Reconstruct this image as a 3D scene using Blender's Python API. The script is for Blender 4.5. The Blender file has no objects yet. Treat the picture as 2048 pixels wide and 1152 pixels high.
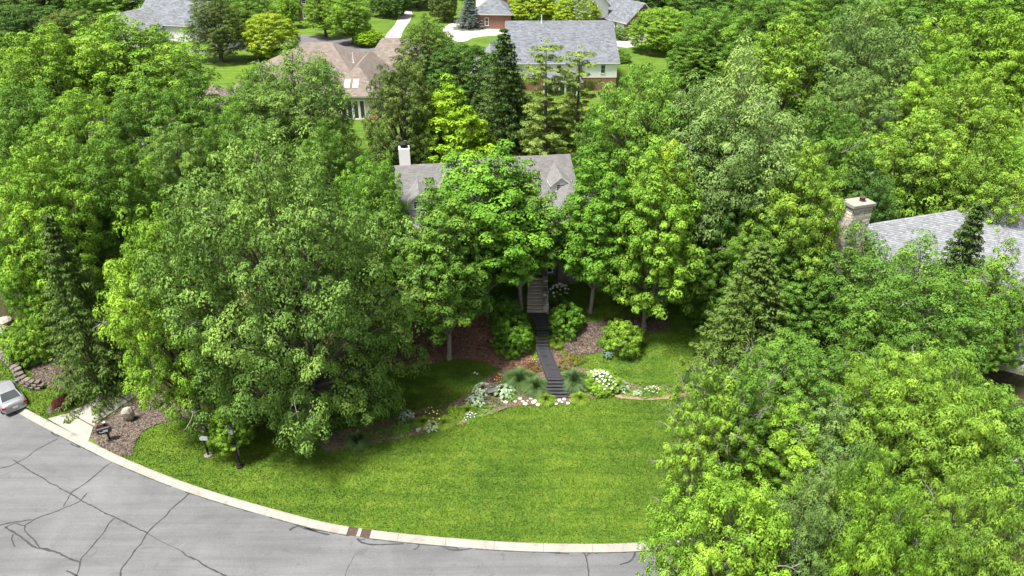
import bpy, bmesh, math, random
import numpy as np
from mathutils import Vector, Matrix
from mathutils.geometry import delaunay_2d_cdt

# ------------------------------------------------------------------ camera, sky, sun, exposure
SC = bpy.context.scene
COL = SC.collection
R = math.radians
CAM_PITCH = R(29.5)      # looking down from the horizontal
CAM_F = 1440.0           # focal length in pixels of a 2048 wide frame
CAM_H = 36.0
cam_data = bpy.data.cameras.new("camera")
cam_data.sensor_width = 36.0
cam_data.lens = 36.0 * CAM_F / 2048.0
cam_data.clip_start = 0.5
cam_data.clip_end = 3000.0
cam = bpy.data.objects.new("camera", cam_data)
COL.objects.link(cam)
cam.location = (0, 0, CAM_H)
cam.rotation_euler = (math.pi / 2 - CAM_PITCH, 0, 0)
SC.camera = cam

SUN_EL, SUN_AZ = R(68), R(236)      # azimuth clockwise from +Y: high, from the left behind the camera, through thin cloud
world = bpy.data.worlds.new("World")
SC.world = world
world.use_nodes = True
wn = world.node_tree
for n in list(wn.nodes):
    wn.nodes.remove(n)
wo = wn.nodes.new("ShaderNodeOutputWorld")
wb = wn.nodes.new("ShaderNodeBackground")
sky = wn.nodes.new("ShaderNodeTexSky")
sky.sky_type = 'NISHITA'
sky.sun_disc = False
sky.sun_elevation = SUN_EL
sky.sun_rotation = SUN_AZ
sky.dust_density = 3.0
hs = wn.nodes.new("ShaderNodeHueSaturation")      # thin overcast: a paler sky than clear blue
hs.inputs["Saturation"].default_value = 0.35
wn.links.new(sky.outputs[0], hs.inputs["Color"])
wn.links.new(hs.outputs[0], wb.inputs[0])
wb.inputs[1].default_value = 0.078
wn.links.new(wb.outputs[0], wo.inputs[0])
sun_d = bpy.data.lights.new("sun", 'SUN')
sun_d.energy = 4.1
sun_d.angle = R(13)
sun_d.color = (1.0, 0.96, 0.88)
sun = bpy.data.objects.new("sun", sun_d)
COL.objects.link(sun)
sd = Vector((math.sin(SUN_AZ) * math.cos(SUN_EL), math.cos(SUN_AZ) * math.cos(SUN_EL), math.sin(SUN_EL)))
sun.rotation_euler = sd.to_track_quat('Z', 'Y').to_euler()
sun.location = (0, 0, 80)

SC.view_settings.view_transform = 'Standard'
SC.view_settings.look = 'None'
SC.view_settings.exposure = 1.42
SC.view_settings.gamma = 1.0
SC.view_settings.use_curve_mapping = False
SC.render.engine = 'CYCLES'
SC.cycles.max_bounces = 4
SC.cycles.diffuse_bounces = 1
SC.cycles.transmission_bounces = 2
SC.cycles.glossy_bounces = 2
SC.cycles.transparent_max_bounces = 4
SC.cycles.use_denoising = True
SC.cycles.adaptive_threshold = 0.02

random.seed(7)
RNG = np.random.default_rng(7)

# ------------------------------------------------------------------ terrain and pixel -> place
def sstep(a, b, x):
    t = min(1.0, max(0.0, (x - a) / (b - a)))
    return t * t * (3 - 2 * t)

def terrain(x, y):
    y0 = 48.0 - 4.7 * sstep(3, 16, -x)
    y1 = 60.2
    if x > 16:
        y0 -= 2 * sstep(16, 30, x)
    t = (y - y0) / (y1 - y0)
    if t <= 0:
        z = 0.0
    elif t >= 1:
        z = 4.0
    else:
        z = 4.0 * t ** 1.15
    if x > 20 and y < 75:                      # the neighbour's lot on the right lies lower
        z *= 1 - 0.45 * sstep(20, 32, x) * (1 - sstep(62, 75, y))
    return z

def ray(px, py, z):
    a = CAM_PITCH + math.atan((py - 576) / CAM_F)
    y = (CAM_H - z) / math.tan(a)
    d = y * math.cos(CAM_PITCH) + (CAM_H - z) * math.sin(CAM_PITCH)
    return (px - 1024) / CAM_F * d, y, CAM_F / d

def ground_at(px, py):
    z = 2.0
    for _ in range(30):
        x, y, s = ray(px, py, z)
        z = 0.5 * z + 0.5 * terrain(x, y)
    x, y, s = ray(px, py, z)
    return Vector((x, y, z))

def g2(px, py):
    p = ground_at(px, py)
    return (p.x, p.y)

# ------------------------------------------------------------------ object helpers
def tag(o, label=None, cat=None, group=None, kind=None):
    if label: o["label"] = label
    if cat: o["category"] = cat
    if group: o["group"] = group
    if kind: o["kind"] = kind
    return o

def empty(name, loc=(0, 0, 0), rz=0.0):
    o = bpy.data.objects.new(name, None)
    o.empty_display_size = 0.2
    COL.objects.link(o)
    o.location = loc
    o.rotation_euler = (0, 0, rz)
    return o

def link_mesh(name, me, parent=None):
    o = bpy.data.objects.new(name, me)
    COL.objects.link(o)
    if parent is not None:
        o.parent = parent
    return o

class MB:
    """collects faces; build() links them as one mesh object"""
    def __init__(self):
        self.v, self.f, self.c = [], [], []
    def face(self, pts, var=0.5):
        n = len(self.v)
        self.v.extend([tuple(p) for p in pts])
        self.f.append(tuple(range(n, n + len(pts))))
        self.c.append(var)
    def box(self, c, s, rz=0.0, var=0.5, top=None):
        """centre, full size; top = (sx, sy) scale of the top face"""
        hx, hy, hz = s[0] / 2, s[1] / 2, s[2] / 2
        tx, ty = top or (1, 1)
        p = []
        for k, (ax, ay) in ((-1, (1, 1)), (1, (tx, ty))):
            for i, j in ((-1, -1), (1, -1), (1, 1), (-1, 1)):
                x, y = i * hx * ax, j * hy * ay
                p.append((c[0] + x * math.cos(rz) - y * math.sin(rz), c[1] + x * math.sin(rz) + y * math.cos(rz), c[2] + k * hz))
        n = len(self.v)
        self.v.extend(p)
        for q in ((3, 2, 1, 0), (4, 5, 6, 7), (0, 1, 5, 4), (1, 2, 6, 5), (2, 3, 7, 6), (3, 0, 4, 7)):
            self.f.append(tuple(n + i for i in q))
            self.c.append(var)
    def prism(self, poly, z0, z1, var=0.5):
        """poly: ccw list of (x, y); z0/z1 numbers"""
        n = len(self.v); m = len(poly)
        self.v.extend([(x, y, z0) for x, y in poly] + [(x, y, z1) for x, y in poly])
        self.f.append(tuple(n + m + i for i in range(m))); self.c.append(var)
        self.f.append(tuple(n + m - 1 - i for i in range(m))); self.c.append(var)
        for i in range(m):
            j = (i + 1) % m
            self.f.append((n + i, n + j, n + m + j, n + m + i)); self.c.append(var)
    def tube(self, pts, rad, sides=6, cap=True, var=0.5):
        pts = [Vector(p) for p in pts]
        n0 = len(self.v)
        m = len(pts)
        for i, p in enumerate(pts):
            t = (pts[min(i + 1, m - 1)] - pts[max(i - 1, 0)])
            if t.length < 1e-6: t = Vector((0, 0, 1))
            t.normalize()
            a = t.orthogonal().normalized() if abs(t.z) < 0.95 else (Vector((1, 0, 0)) - t * t.x).normalized()
            b = t.cross(a)
            r = rad[i] if hasattr(rad, '__len__') else rad
            for k in range(sides):
                an = 2 * math.pi * k / sides
                self.v.append(tuple(p + a * (r * math.cos(an)) + b * (r * math.sin(an))))
        for i in range(m - 1):
            for k in range(sides):
                k2 = (k + 1) % sides
                self.f.append((n0 + i * sides + k, n0 + i * sides + k2, n0 + (i + 1) * sides + k2, n0 + (i + 1) * sides + k)); self.c.append(var)
        if cap:
            self.f.append(tuple(n0 + (m - 1) * sides + k for k in range(sides))); self.c.append(var)
            self.f.append(tuple(n0 + sides - 1 - k for k in range(sides))); self.c.append(var)
    def lathe(self, prof, c=(0, 0, 0), sides=12, var=0.5):
        n0 = len(self.v); m = len(prof)
        for r, z in prof:
            for k in range(sides):
                an = 2 * math.pi * k / sides
                self.v.append((c[0] + r * math.cos(an), c[1] + r * math.sin(an), c[2] + z))
        for i in range(m - 1):
            for k in range(sides):
                k2 = (k + 1) % sides
                self.f.append((n0 + i * sides + k, n0 + i * sides + k2, n0 + (i + 1) * sides + k2, n0 + (i + 1) * sides + k)); self.c.append(var)
        self.f.append(tuple(n0 + (m - 1) * sides + k for k in range(sides))); self.c.append(var)
        self.f.append(tuple(n0 + sides - 1 - k for k in range(sides))); self.c.append(var)
    def mesh(self, name, mat, smooth=False):
        me = bpy.data.meshes.new(name)
        me.from_pydata(self.v, [], self.f)
        at = me.attributes.new("var", 'FLOAT', 'FACE')
        at.data.foreach_set("value", np.array(self.c, dtype=np.float32))
        me.materials.append(mat)
        if smooth:
            me.polygons.foreach_set("use_smooth", np.ones(len(self.f), dtype=bool))
        me.update()
        return me
    def build(self, name, mat, parent=None, smooth=False):
        return link_mesh(name, self.mesh(name, mat, smooth), parent)

def np_quads(name, verts, var, mat):
    """verts (n,4,3) -> mesh of n quads with a per-face float 'var'"""
    n = len(verts)
    me = bpy.data.meshes.new(name)
    me.vertices.add(n * 4)
    me.vertices.foreach_set("co", np.ascontiguousarray(verts, dtype=np.float32).ravel())
    me.loops.add(n * 4)
    me.loops.foreach_set("vertex_index", np.arange(n * 4, dtype=np.int32))
    me.polygons.add(n)
    me.polygons.foreach_set("loop_start", np.arange(0, n * 4, 4, dtype=np.int32))
    at = me.attributes.new("var", 'FLOAT', 'FACE')
    at.data.foreach_set("value", np.ascontiguousarray(var, dtype=np.float32))
    me.materials.append(mat)
    me.update(calc_edges=True)
    return me

def in_poly(x, y, poly):
    """vectorised even-odd test"""
    inside = np.zeros(len(x), dtype=bool)
    m = len(poly)
    for i in range(m):
        x1, y1 = poly[i]; x2, y2 = poly[(i + 1) % m]
        if y1 == y2: continue
        c = ((y1 > y) != (y2 > y)) & (x < (x2 - x1) * (y - y1) / (y2 - y1) + x1)
        inside ^= c
    return inside

def densify(poly, step):
    out = []
    for i in range(len(poly)):
        a, b = Vector(poly[i]), Vector(poly[(i + 1) % len(poly)])
        k = max(1, int((b - a).length / step))
        for j in range(k):
            out.append(tuple(a.lerp(b, j / k)))
    return out

def smooth_poly(poly, it=2):
    for _ in range(it):
        q = []
        for i in range(len(poly)):
            a, b = Vector(poly[i]), Vector(poly[(i + 1) % len(poly)])
            q.append(tuple(a.lerp(b, 0.25))); q.append(tuple(a.lerp(b, 0.75)))
        poly = q
    return poly

def sheet(name, poly, mat, step, zf, parent=None, jit=0.0, holes=()):
    """a ground sheet filling poly (world xy) that follows zf(x, y)"""
    rims = [densify(poly, step)] + [densify(h, step) for h in holes]
    pts, edges = [], []
    for rim in rims:
        n0 = len(pts)
        if jit:
            rim = [(x + random.uniform(-jit, jit), y + random.uniform(-jit, jit)) for x, y in rim]
        pts += [Vector(p) for p in rim]
        edges += [(n0 + i, n0 + (i + 1) % len(rim)) for i in range(len(rim))]
    xs = [p[0] for p in poly]; ys = [p[1] for p in poly]
    gx, gy = np.meshgrid(np.arange(min(xs), max(xs), step), np.arange(min(ys), max(ys), step))
    gx = gx.ravel(); gy = gy.ravel()
    ok = in_poly(gx, gy, poly)
    for h in holes:
        ok &= ~in_poly(gx, gy, h)
    pts += [Vector((a, b)) for a, b in zip(gx[ok], gy[ok])]
    v, e, f, _, _, _ = delaunay_2d_cdt(pts, edges, [], 2 if holes else 1, 1e-4)
    me = bpy.data.meshes.new(name)
    if holes:
        f = [t for t in f if not any(in_poly(np.array([sum(v[i].x for i in t) / len(t)]), np.array([sum(v[i].y for i in t) / len(t)]), h)[0] for h in holes)
             and in_poly(np.array([sum(v[i].x for i in t) / len(t)]), np.array([sum(v[i].y for i in t) / len(t)]), rims[0])[0]]
    me.from_pydata([(p.x, p.y, zf(p.x, p.y)) for p in v], [], [tuple(t) for t in f])
    me.materials.append(mat)
    me.update()
    if len(me.polygons) and me.polygons[0].normal.z < 0:
        me.flip_normals()
    me.polygons.foreach_set("use_smooth", np.ones(len(me.polygons), dtype=bool))
    o = link_mesh(name, me, parent)
    return o

# ------------------------------------------------------------------ materials
def new_mat(name):
    m = bpy.data.materials.new(name)
    m.use_nodes = True
    nt = m.node_tree
    b = nt.nodes["Principled BSDF"]
    return m, nt, b

def N(nt, t, **kw):
    n = nt.nodes.new(t)
    for k, v in kw.items():
        setattr(n, k, v)
    return n

def ramp(nt, src, stops):
    r = N(nt, "ShaderNodeValToRGB")
    el = r.color_ramp.elements
    while len(el) < len(stops): el.new(0.5)
    for e, (p, c) in zip(el, stops):
        e.position = p; e.color = (*c, 1)
    nt.links.new(src, r.inputs[0])
    return r.outputs[0]

def noise(nt, scale, detail=4, rough=0.6, coord="Object", distort=0.0, stretch=None):
    tc = N(nt, "ShaderNodeTexCoord")
    n = N(nt, "ShaderNodeTexNoise")
    n.inputs["Scale"].default_value = scale
    n.inputs["Detail"].default_value = detail
    n.inputs["Roughness"].default_value = rough
    n.inputs["Distortion"].default_value = distort
    if stretch:
        mp = N(nt, "ShaderNodeMapping")
        mp.inputs["Scale"].default_value = stretch[0:3]
        if len(stretch) > 3: mp.inputs["Rotation"].default_value = (0, 0, stretch[3])
        nt.links.new(tc.outputs[coord], mp.inputs[0]); nt.links.new(mp.outputs[0], n.inputs[0])
    else:
        nt.links.new(tc.outputs[coord], n.inputs[0])
    return n.outputs[0]

def mix(nt, fac, a, b, mode='MIX'):
    m = N(nt, "ShaderNodeMix", data_type='RGBA', blend_type=mode)
    for s, v in ((m.inputs[0], fac), (m.inputs[6], a), (m.inputs[7], b)):
        if isinstance(v, (int, float)): s.default_value = v
        elif isinstance(v, tuple): s.default_value = (*v, 1)
        else: nt.links.new(v, s)
    return m.outputs[2]

def bump(nt, b, h, strength, dist):
    n = N(nt, "ShaderNodeBump")
    n.inputs["Strength"].default_value = strength
    n.inputs["Distance"].default_value = dist
    nt.links.new(h, n.inputs["Height"])
    nt.links.new(n.outputs[0], b.inputs["Normal"])

def simple(name, col, rough=0.6, scale=3.0, amt=0.25, bmp=0.0, metal=0.0, spec=0.4, var=0.0):
    m, nt, b = new_mat(name)
    b.inputs["Roughness"].default_value = rough
    b.inputs["Metallic"].default_value = metal
    b.inputs["Specular IOR Level"].default_value = spec
    nz = noise(nt, scale, 5, 0.65)
    c = ramp(nt, nz, [(0.25, tuple(x * (1 - amt) for x in col)), (0.75, tuple(min(1, x * (1 + amt)) for x in col))])
    if var:
        at = N(nt, "ShaderNodeAttribute", attribute_name="var")
        g = ramp(nt, at.outputs["Fac"], [(0, (1 - var,) * 3), (1, (1 + var,) * 3)])
        c = mix(nt, 1.0, c, g, 'MULTIPLY')
    nt.links.new(c, b.inputs["Base Color"])
    if bmp:
        bump(nt, b, nz, bmp, 0.05)
    return m

def leaf_mat():
    m, nt, b = new_mat("leaf")
    oi = N(nt, "ShaderNodeObjectInfo")
    at = N(nt, "ShaderNodeAttribute", attribute_name="var")
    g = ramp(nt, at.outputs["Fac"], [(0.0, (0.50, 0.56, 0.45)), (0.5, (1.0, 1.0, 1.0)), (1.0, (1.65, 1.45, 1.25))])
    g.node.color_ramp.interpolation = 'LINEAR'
    c = mix(nt, 1.0, oi.outputs["Color"], g, 'MULTIPLY')
    nt.links.new(c, b.inputs["Base Color"])
    b.inputs["Roughness"].default_value = 0.6
    b.inputs["Specular IOR Level"].default_value = 0.10
    tr = N(nt, "ShaderNodeBsdfTranslucent")
    tc = mix(nt, 1.0, c, (1.3, 1.3, 0.8), 'MULTIPLY')
    nt.links.new(tc, tr.inputs[0])
    mx = N(nt, "ShaderNodeMixShader")
    mx.inputs[0].default_value = 0.16
    nt.links.new(b.outputs[0], mx.inputs[1]); nt.links.new(tr.outputs[0], mx.inputs[2])
    nt.links.new(mx.outputs[0], nt.nodes["Material Output"].inputs[0])
    return m

def grass_mat(name, blade=False):
    m, nt, b = new_mat(name)
    n1 = noise(nt, 0.16, 4, 0.6, distort=0.6)
    n2 = noise(nt, 0.8, 7, 0.78)
    n3 = noise(nt, 7.0, 4, 0.75)
    n4 = noise(nt, 0.9, 3, 0.6, stretch=(0.15, 1.4, 1, 0.2))
    c1 = ramp(nt, n1, [(0.3, (0.041, 0.092, 0.010)), (0.52, (0.076, 0.140, 0.013)), (0.75, (0.132, 0.188, 0.020))])
    c2 = ramp(nt, n2, [(0.30, (0.026, 0.072, 0.009)), (0.5, (0.076, 0.135, 0.014)), (0.70, (0.156, 0.202, 0.034))])
    c = mix(nt, 0.5, c1, c2)
    c = mix(nt, 0.7, c, ramp(nt, n4, [(0.38, (0.74, 0.80, 0.75)), (0.62, (1.16, 1.12, 1.1))]), 'MULTIPLY')
    c = mix(nt, 0.7, c, ramp(nt, n3, [(0.32, (0.68, 0.74, 0.68)), (0.68, (1.25, 1.2, 1.15))]), 'MULTIPLY')
    n5 = noise(nt, 0.35, 6, 0.7, distort=1.2)
    dry = ramp(nt, n5, [(0.60, (0, 0, 0)), (0.82, (0.34, 0.34, 0.34))])
    c = mix(nt, dry, c, (0.185, 0.180, 0.050))
    if blade:
        at = N(nt, "ShaderNodeAttribute", attribute_name="var")
        c = mix(nt, 1.0, c, ramp(nt, at.outputs["Fac"], [(0, (0.72, 0.78, 0.75)), (1, (1.4, 1.3, 1.2))]), 'MULTIPLY')
    nt.links.new(c, b.inputs["Base Color"])
    b.inputs["Roughness"].default_value = 0.8
    b.inputs["Specular IOR Level"].default_value = 0.15
    if not blade:
        bump(nt, b, n3, 0.5, 0.05)
    return m

def mulch_mat(name, ca, cb, cc):
    m, nt, b = new_mat(name)
    n1 = noise(nt, 7.0, 6, 0.8)
    n2 = noise(nt, 0.5, 3, 0.6)
    c = ramp(nt, n1, [(0.3, ca), (0.52, cb), (0.72, cc)])
    c = mix(nt, 0.7, c, ramp(nt, n2, [(0.3, (0.7, 0.7, 0.7)), (0.7, (1.25, 1.2, 1.15))]), 'MULTIPLY')
    nt.links.new(c, b.inputs["Base Color"])
    b.inputs["Roughness"].default_value = 0.9
    b.inputs["Specular IOR Level"].default_value = 0.1
    bump(nt, b, n1, 0.9, 0.08)
    return m

def asphalt_mat():
    m, nt, b = new_mat("asphalt")
    n1 = noise(nt, 0.22, 5, 0.6, distort=0.8)
    n2 = noise(nt, 22.0, 3, 0.85)
    n3 = noise(nt, 0.6, 5, 0.7, stretch=(0.10, 1.2, 1, -0.2))
    n4 = noise(nt, 0.8, 6, 0.7, distort=1.5)
    n5 = noise(nt, 2.2, 5, 0.7, stretch=(0.06, 1.0, 1, -0.45))
    c = ramp(nt, n1, [(0.3, (0.088, 0.090, 0.094)), (0.7, (0.128, 0.130, 0.134))])
    c = mix(nt, 0.8, c, ramp(nt, n3, [(0.3, (0.80, 0.80, 0.81)), (0.7, (1.14, 1.14, 1.14))]), 'MULTIPLY')
    c = mix(nt, 0.9, c, ramp(nt, n4, [(0.30, (0.72, 0.72, 0.73)), (0.42, (1, 1, 1)), (0.66, (1, 1, 1)), (0.74, (1.22, 1.22, 1.20))]), 'MULTIPLY')
    c = mix(nt, 0.6, c, ramp(nt, n5, [(0.36, (0.82, 0.82, 0.83)), (0.6, (1.08, 1.08, 1.08))]), 'MULTIPLY')
    c = mix(nt, 0.9, c, ramp(nt, n2, [(0.3, (0.70, 0.70, 0.70)), (0.7, (1.26, 1.26, 1.26))]), 'MULTIPLY')
    nt.links.new(c, b.inputs["Base Color"])
    b.inputs["Roughness"].default_value = 0.85
    bump(nt, b, n2, 0.35, 0.01)
    return m

def concrete_mat(name, col):
    """weathered concrete with stains"""
    m, nt, b = new_mat(name)
    n1 = noise(nt, 1.1, 6, 0.7, distort=0.6)
    n2 = noise(nt, 18.0, 3, 0.8)
    n3 = noise(nt, 0.5, 4, 0.65)
    c = ramp(nt, n1, [(0.28, tuple(x * 0.70 for x in col)), (0.45, col), (0.75, tuple(x * 1.12 for x in col))])
    c = mix(nt, 0.8, c, ramp(nt, n2, [(0.3, (0.84, 0.83, 0.82)), (0.7, (1.1, 1.1, 1.1))]), 'MULTIPLY')
    c = mix(nt, 0.8, c, ramp(nt, n3, [(0.3, (0.86, 0.84, 0.80)), (0.7, (1.08, 1.08, 1.08))]), 'MULTIPLY')
    nt.links.new(c, b.inputs["Base Color"])
    b.inputs["Roughness"].default_value = 0.88
    bump(nt, b, n2, 0.2, 0.01)
    return m

def brick_mat():
    m, nt, b = new_mat("brick")
    tc = N(nt, "ShaderNodeTexCoord")
    mp = N(nt, "ShaderNodeMapping")
    mp.inputs["Rotation"].default_value = (math.pi / 2, 0, 0)
    nt.links.new(tc.outputs["Object"], mp.inputs[0])
    bt = N(nt, "ShaderNodeTexBrick")
    bt.inputs["Scale"].default_value = 4.0
    bt.inputs["Color1"].default_value = (0.23, 0.095, 0.065, 1)
    bt.inputs["Color2"].default_value = (0.17, 0.068, 0.05, 1)
    bt.inputs["Mortar"].default_value = (0.3, 0.22, 0.18, 1)
    bt.inputs["Mortar Size"].default_value = 0.012
    nt.links.new(mp.outputs[0], bt.inputs[0])
    nt.links.new(bt.outputs[0], b.inputs["Base Color"])
    b.inputs["Roughness"].default_value = 0.85
    return m

def siding_mat():
    m, nt, b = new_mat("white_siding")
    b.inputs["Base Color"].default_value = (0.72, 0.72, 0.71, 1)
    b.inputs["Roughness"].default_value = 0.55
    tc = N(nt, "ShaderNodeTexCoord")
    w = N(nt, "ShaderNodeTexWave", wave_type='BANDS', bands_direction='Z', wave_profile='SAW')
    w.inputs["Scale"].default_value = 1.6
    nt.links.new(tc.outputs["Object"], w.inputs[0])
    bump(nt, b, w.outputs[1], 0.5, 0.03)
    return m

M = {}
M['leaf'] = leaf_mat()
M['bark'] = simple("bark", (0.10, 0.088, 0.075), 0.9, 6, 0.4, 0.8)
M['palebark'] = simple("pale_bark", (0.240, 0.228, 0.200), 0.9, 5, 0.3, 0.6)
M['grass'] = grass_mat("grass")
M['blade'] = grass_mat("grass_blade", True)
M['asphalt'] = asphalt_mat()
M['tar'] = simple("tar", (0.030, 0.030, 0.032), 0.75, 4, 0.35)
M['concrete'] = concrete_mat("concrete", (0.242, 0.230, 0.208))
M['drive'] = concrete_mat("driveway_concrete", (0.272, 0.257, 0.227))
M['fardrive'] = simple("far_concrete", (0.344, 0.324, 0.288), 0.85, 0.5, 0.12)
M['redmulch'] = mulch_mat("red_mulch", (0.085, 0.044, 0.030), (0.215, 0.122, 0.084), (0.36, 0.24, 0.18))
M['mulch'] = mulch_mat("brown_mulch", (0.035, 0.024, 0.018), (0.110, 0.078, 0.058), (0.23, 0.175, 0.14))
M['soil'] = mulch_mat("garden_soil", (0.060, 0.042, 0.026), (0.140, 0.105, 0.070), (0.24, 0.19, 0.125))
M['sand'] = mulch_mat("sandy_soil", (0.17, 0.125, 0.075), (0.27, 0.205, 0.125), (0.36, 0.29, 0.19))
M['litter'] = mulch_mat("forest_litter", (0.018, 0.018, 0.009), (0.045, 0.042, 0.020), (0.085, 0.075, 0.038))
M['chip'] = simple("bark_chip", (0.105, 0.082, 0.066), 0.9, 3, 0.3, var=0.75)
M['redchip'] = simple("red_bark_chip", (0.176, 0.092, 0.060), 0.9, 3, 0.3, var=0.7)
M['white'] = simple("white_paint", (0.718, 0.718, 0.708), 0.5, 2, 0.05)
M['cream'] = simple("cream_paint", (0.496, 0.464, 0.400), 0.6, 2, 0.08)
M['siding'] = siding_mat()
M['brick'] = brick_mat()
M['darkbrick'] = simple("dark_brick", (0.10, 0.055, 0.04), 0.85, 5, 0.3)
M['greyroof'] = simple("grey_shingle", (0.140, 0.135, 0.134), 0.9, 2.0, 0.14, var=0.15)
M['blueroof'] = simple("blue_grey_shingle", (0.123, 0.134, 0.152), 0.9, 2.0, 0.12, var=0.30)
M['paleroof'] = simple("pale_grey_shingle", (0.188, 0.196, 0.212), 0.9, 2.0, 0.12, var=0.26)
M['brownroof'] = simple("brown_shingle", (0.164, 0.134, 0.116), 0.9, 2.0, 0.14, var=0.22)
M['stone'] = simple("pale_limestone", (0.42, 0.38, 0.32), 0.85, 3, 0.25, 0.5, var=0.35)
M['stepstone'] = simple("step_stone", (0.50, 0.44, 0.34), 0.85, 3, 0.2, 0.4)
M['greystone'] = simple("grey_stone_wall", (0.152, 0.144, 0.132), 0.85, 2.5, 0.35, 0.6)
M['mortar'] = simple("mortar", (0.176, 0.160, 0.136), 0.9, 6, 0.2)
M['whitestone'] = simple("white_stone", (0.528, 0.496, 0.424), 0.8, 4, 0.22, 0.4)
M['boulderdark'] = simple("rock_wall_stone", (0.136, 0.116, 0.096), 0.9, 2.0, 0.45, 0.7, var=0.3)
M['boulder'] = simple("boulder", (0.288, 0.264, 0.208), 0.85, 2.5, 0.35, 0.7)
M['glass'] = simple("dark_glass", (0.03, 0.036, 0.042), 0.08, 1, 0.2, spec=0.7)
M['blackwood'] = simple("black_stained_wood", (0.036, 0.037, 0.042), 0.55, 5, 0.4, 0.2, var=0.35)
M['greywood'] = simple("weathered_wood", (0.13, 0.12, 0.105), 0.8, 5, 0.35, 0.3, var=0.2)
M['brownwood'] = simple("brown_wood", (0.22, 0.09, 0.045), 0.75, 3, 0.3, 0.2, var=0.2)
M['black'] = simple("black_metal", (0.012, 0.012, 0.014), 0.45, 3, 0.3)
M['iron'] = simple("rusty_iron", (0.075, 0.048, 0.035), 0.8, 14, 0.6, 0.6)
M['silver'] = simple("silver_paint", (0.312, 0.318, 0.330), 0.28, 1, 0.04, metal=0.55, spec=0.6)
M['tyre'] = simple("tyre", (0.02, 0.02, 0.02), 0.85, 5, 0.2)
M['rim'] = simple("rim", (0.5, 0.5, 0.52), 0.3, 2, 0.1, metal=0.7)
M['red'] = simple("red_lens", (0.35, 0.012, 0.015), 0.25, 2, 0.2)
M['flower_white'] = simple("white_petal", (0.608, 0.608, 0.496), 0.7, 6, 0.15, var=0.15)
M['flower_yellow'] = simple("yellow_petal", (0.78, 0.60, 0.14), 0.7, 6, 0.2, var=0.3)
M['flower_orange'] = simple("orange_petal", (0.72, 0.30, 0.05), 0.7, 6, 0.25, var=0.4)
M['flower_lilac'] = simple("pale_lilac_petal", (0.62, 0.62, 0.74), 0.7, 6, 0.2, var=0.2)
M['lamp_glass'] = simple("lamp_glass", (0.55, 0.55, 0.5), 0.3, 2, 0.1)

# ------------------------------------------------------------------ the setting: ground, road, kerb, lawns, beds
def struct(o):
    o["kind"] = "structure"
    return o

def catmull(pts, step):
    P = [Vector(p) for p in pts]
    P = [P[0] * 2 - P[1]] + P + [P[-1] * 2 - P[-2]]
    out = []
    for i in range(1, len(P) - 2):
        a, b, c, d = P[i - 1:i + 3]
        k = max(2, int((c - b).length / step))
        for j in range(k):
            t = j / k
            out.append(0.5 * ((2 * b) + (c - a) * t + (2 * a - 5 * b + 4 * c - d) * t * t + (3 * b - a - 3 * c + d) * t ** 3))
    out.append(P[-2])
    return out

KB = [Vector((-75, 71)), Vector((-60, 59)), Vector((-48, 50.5))]
for px, py in ((56, 819), (178, 882), (260, 921), (383, 969), (533, 1014), (697, 1053), (931, 1078), (1124, 1087), (1317, 1082)):
    KB.append(Vector(ray(px, py, 0.0)[:2]))
KB += [Vector((17, 32.7)), Vector((26, 35.3)), Vector((37, 39.6)), Vector((52, 47)), Vector((75, 60))]
KCURVE = catmull(KB, 0.3)

def offset_curve(c, d):
    out = []
    for i, p in enumerate(c):
        t = (c[min(i + 1, len(c) - 1)] - c[max(i - 1, 0)]).normalized()
        out.append(p + Vector((t.y, -t.x)) * d)
    return out

KERB_W = 0.58
ROAD_Z = -0.12
KROAD = offset_curve(KCURVE, KERB_W)

big = MB()
for i in range(16):
    for j in range(16):
        x0, y0 = -1600 + i * 200, -600 + j * 200
        big.face([(x0, y0, -0.8), (x0 + 200, y0, -0.8), (x0 + 200, y0 + 200, -0.8), (x0, y0 + 200, -0.8)])
struct(big.build("ground", M['grass']))

# beds and hard surfaces are listed first so that the lawn's grass can keep off them
def pxpoly(pts, sm=2):
    return smooth_poly([g2(*p) for p in pts], sm)

BED_RED = pxpoly([(640, 640), (720, 600), (860, 600), (1000, 590), (1050, 640), (1060, 700), (1068, 730), (1040, 738), (1000, 740), (965, 722), (905, 716), (862, 728), (810, 742), (740, 730), (660, 720)])
BED_FRONT = pxpoly([(640, 905), (700, 898), (770, 884), (850, 866), (905, 850), (960, 832), (1010, 815), (1070, 809), (1140, 808), (1190, 797), (1230, 790), (1290, 797), (1345, 792), (1400, 783), (1450, 770), (1480, 745), (1430, 742), (1380, 764), (1310, 774), (1262, 770), (1235, 752), (1190, 742), (1150, 735), (1120, 700), (1090, 690), (1060, 735), (1010, 738), (968, 756), (925, 800), (870, 814), (810, 826), (760, 845), (700, 858), (640, 870)])
BED_RIGHT = pxpoly([(1100, 640), (1128, 705), (1150, 712), (1200, 706), (1222, 692), (1270, 668), (1325, 664), (1345, 650), (1335, 636), (1270, 634), (1215, 638), (1165, 652), (1120, 570), (1095, 575)])
BED_DRIVE = pxpoly([(182, 884), (186, 856), (215, 835), (300, 780), (390, 790), (390, 835), (320, 846), (285, 862), (270, 885), (262, 921)], 1)
BED_SPRUCE = pxpoly([(90, 834), (101, 808), (128, 798), (160, 797), (195, 775), (250, 730), (200, 700), (90, 700), (60, 735), (75, 775), (150, 780), (140, 816)], 1)
SAND = pxpoly([(905, 855), (960, 836), (1012, 818), (1012, 812), (960, 826), (905, 846)], 1)
SAND2 = pxpoly([(1228, 796), (1290, 802), (1345, 798), (1400, 789), (1400, 783), (1345, 790), (1290, 793), (1230, 789)], 1)
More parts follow.
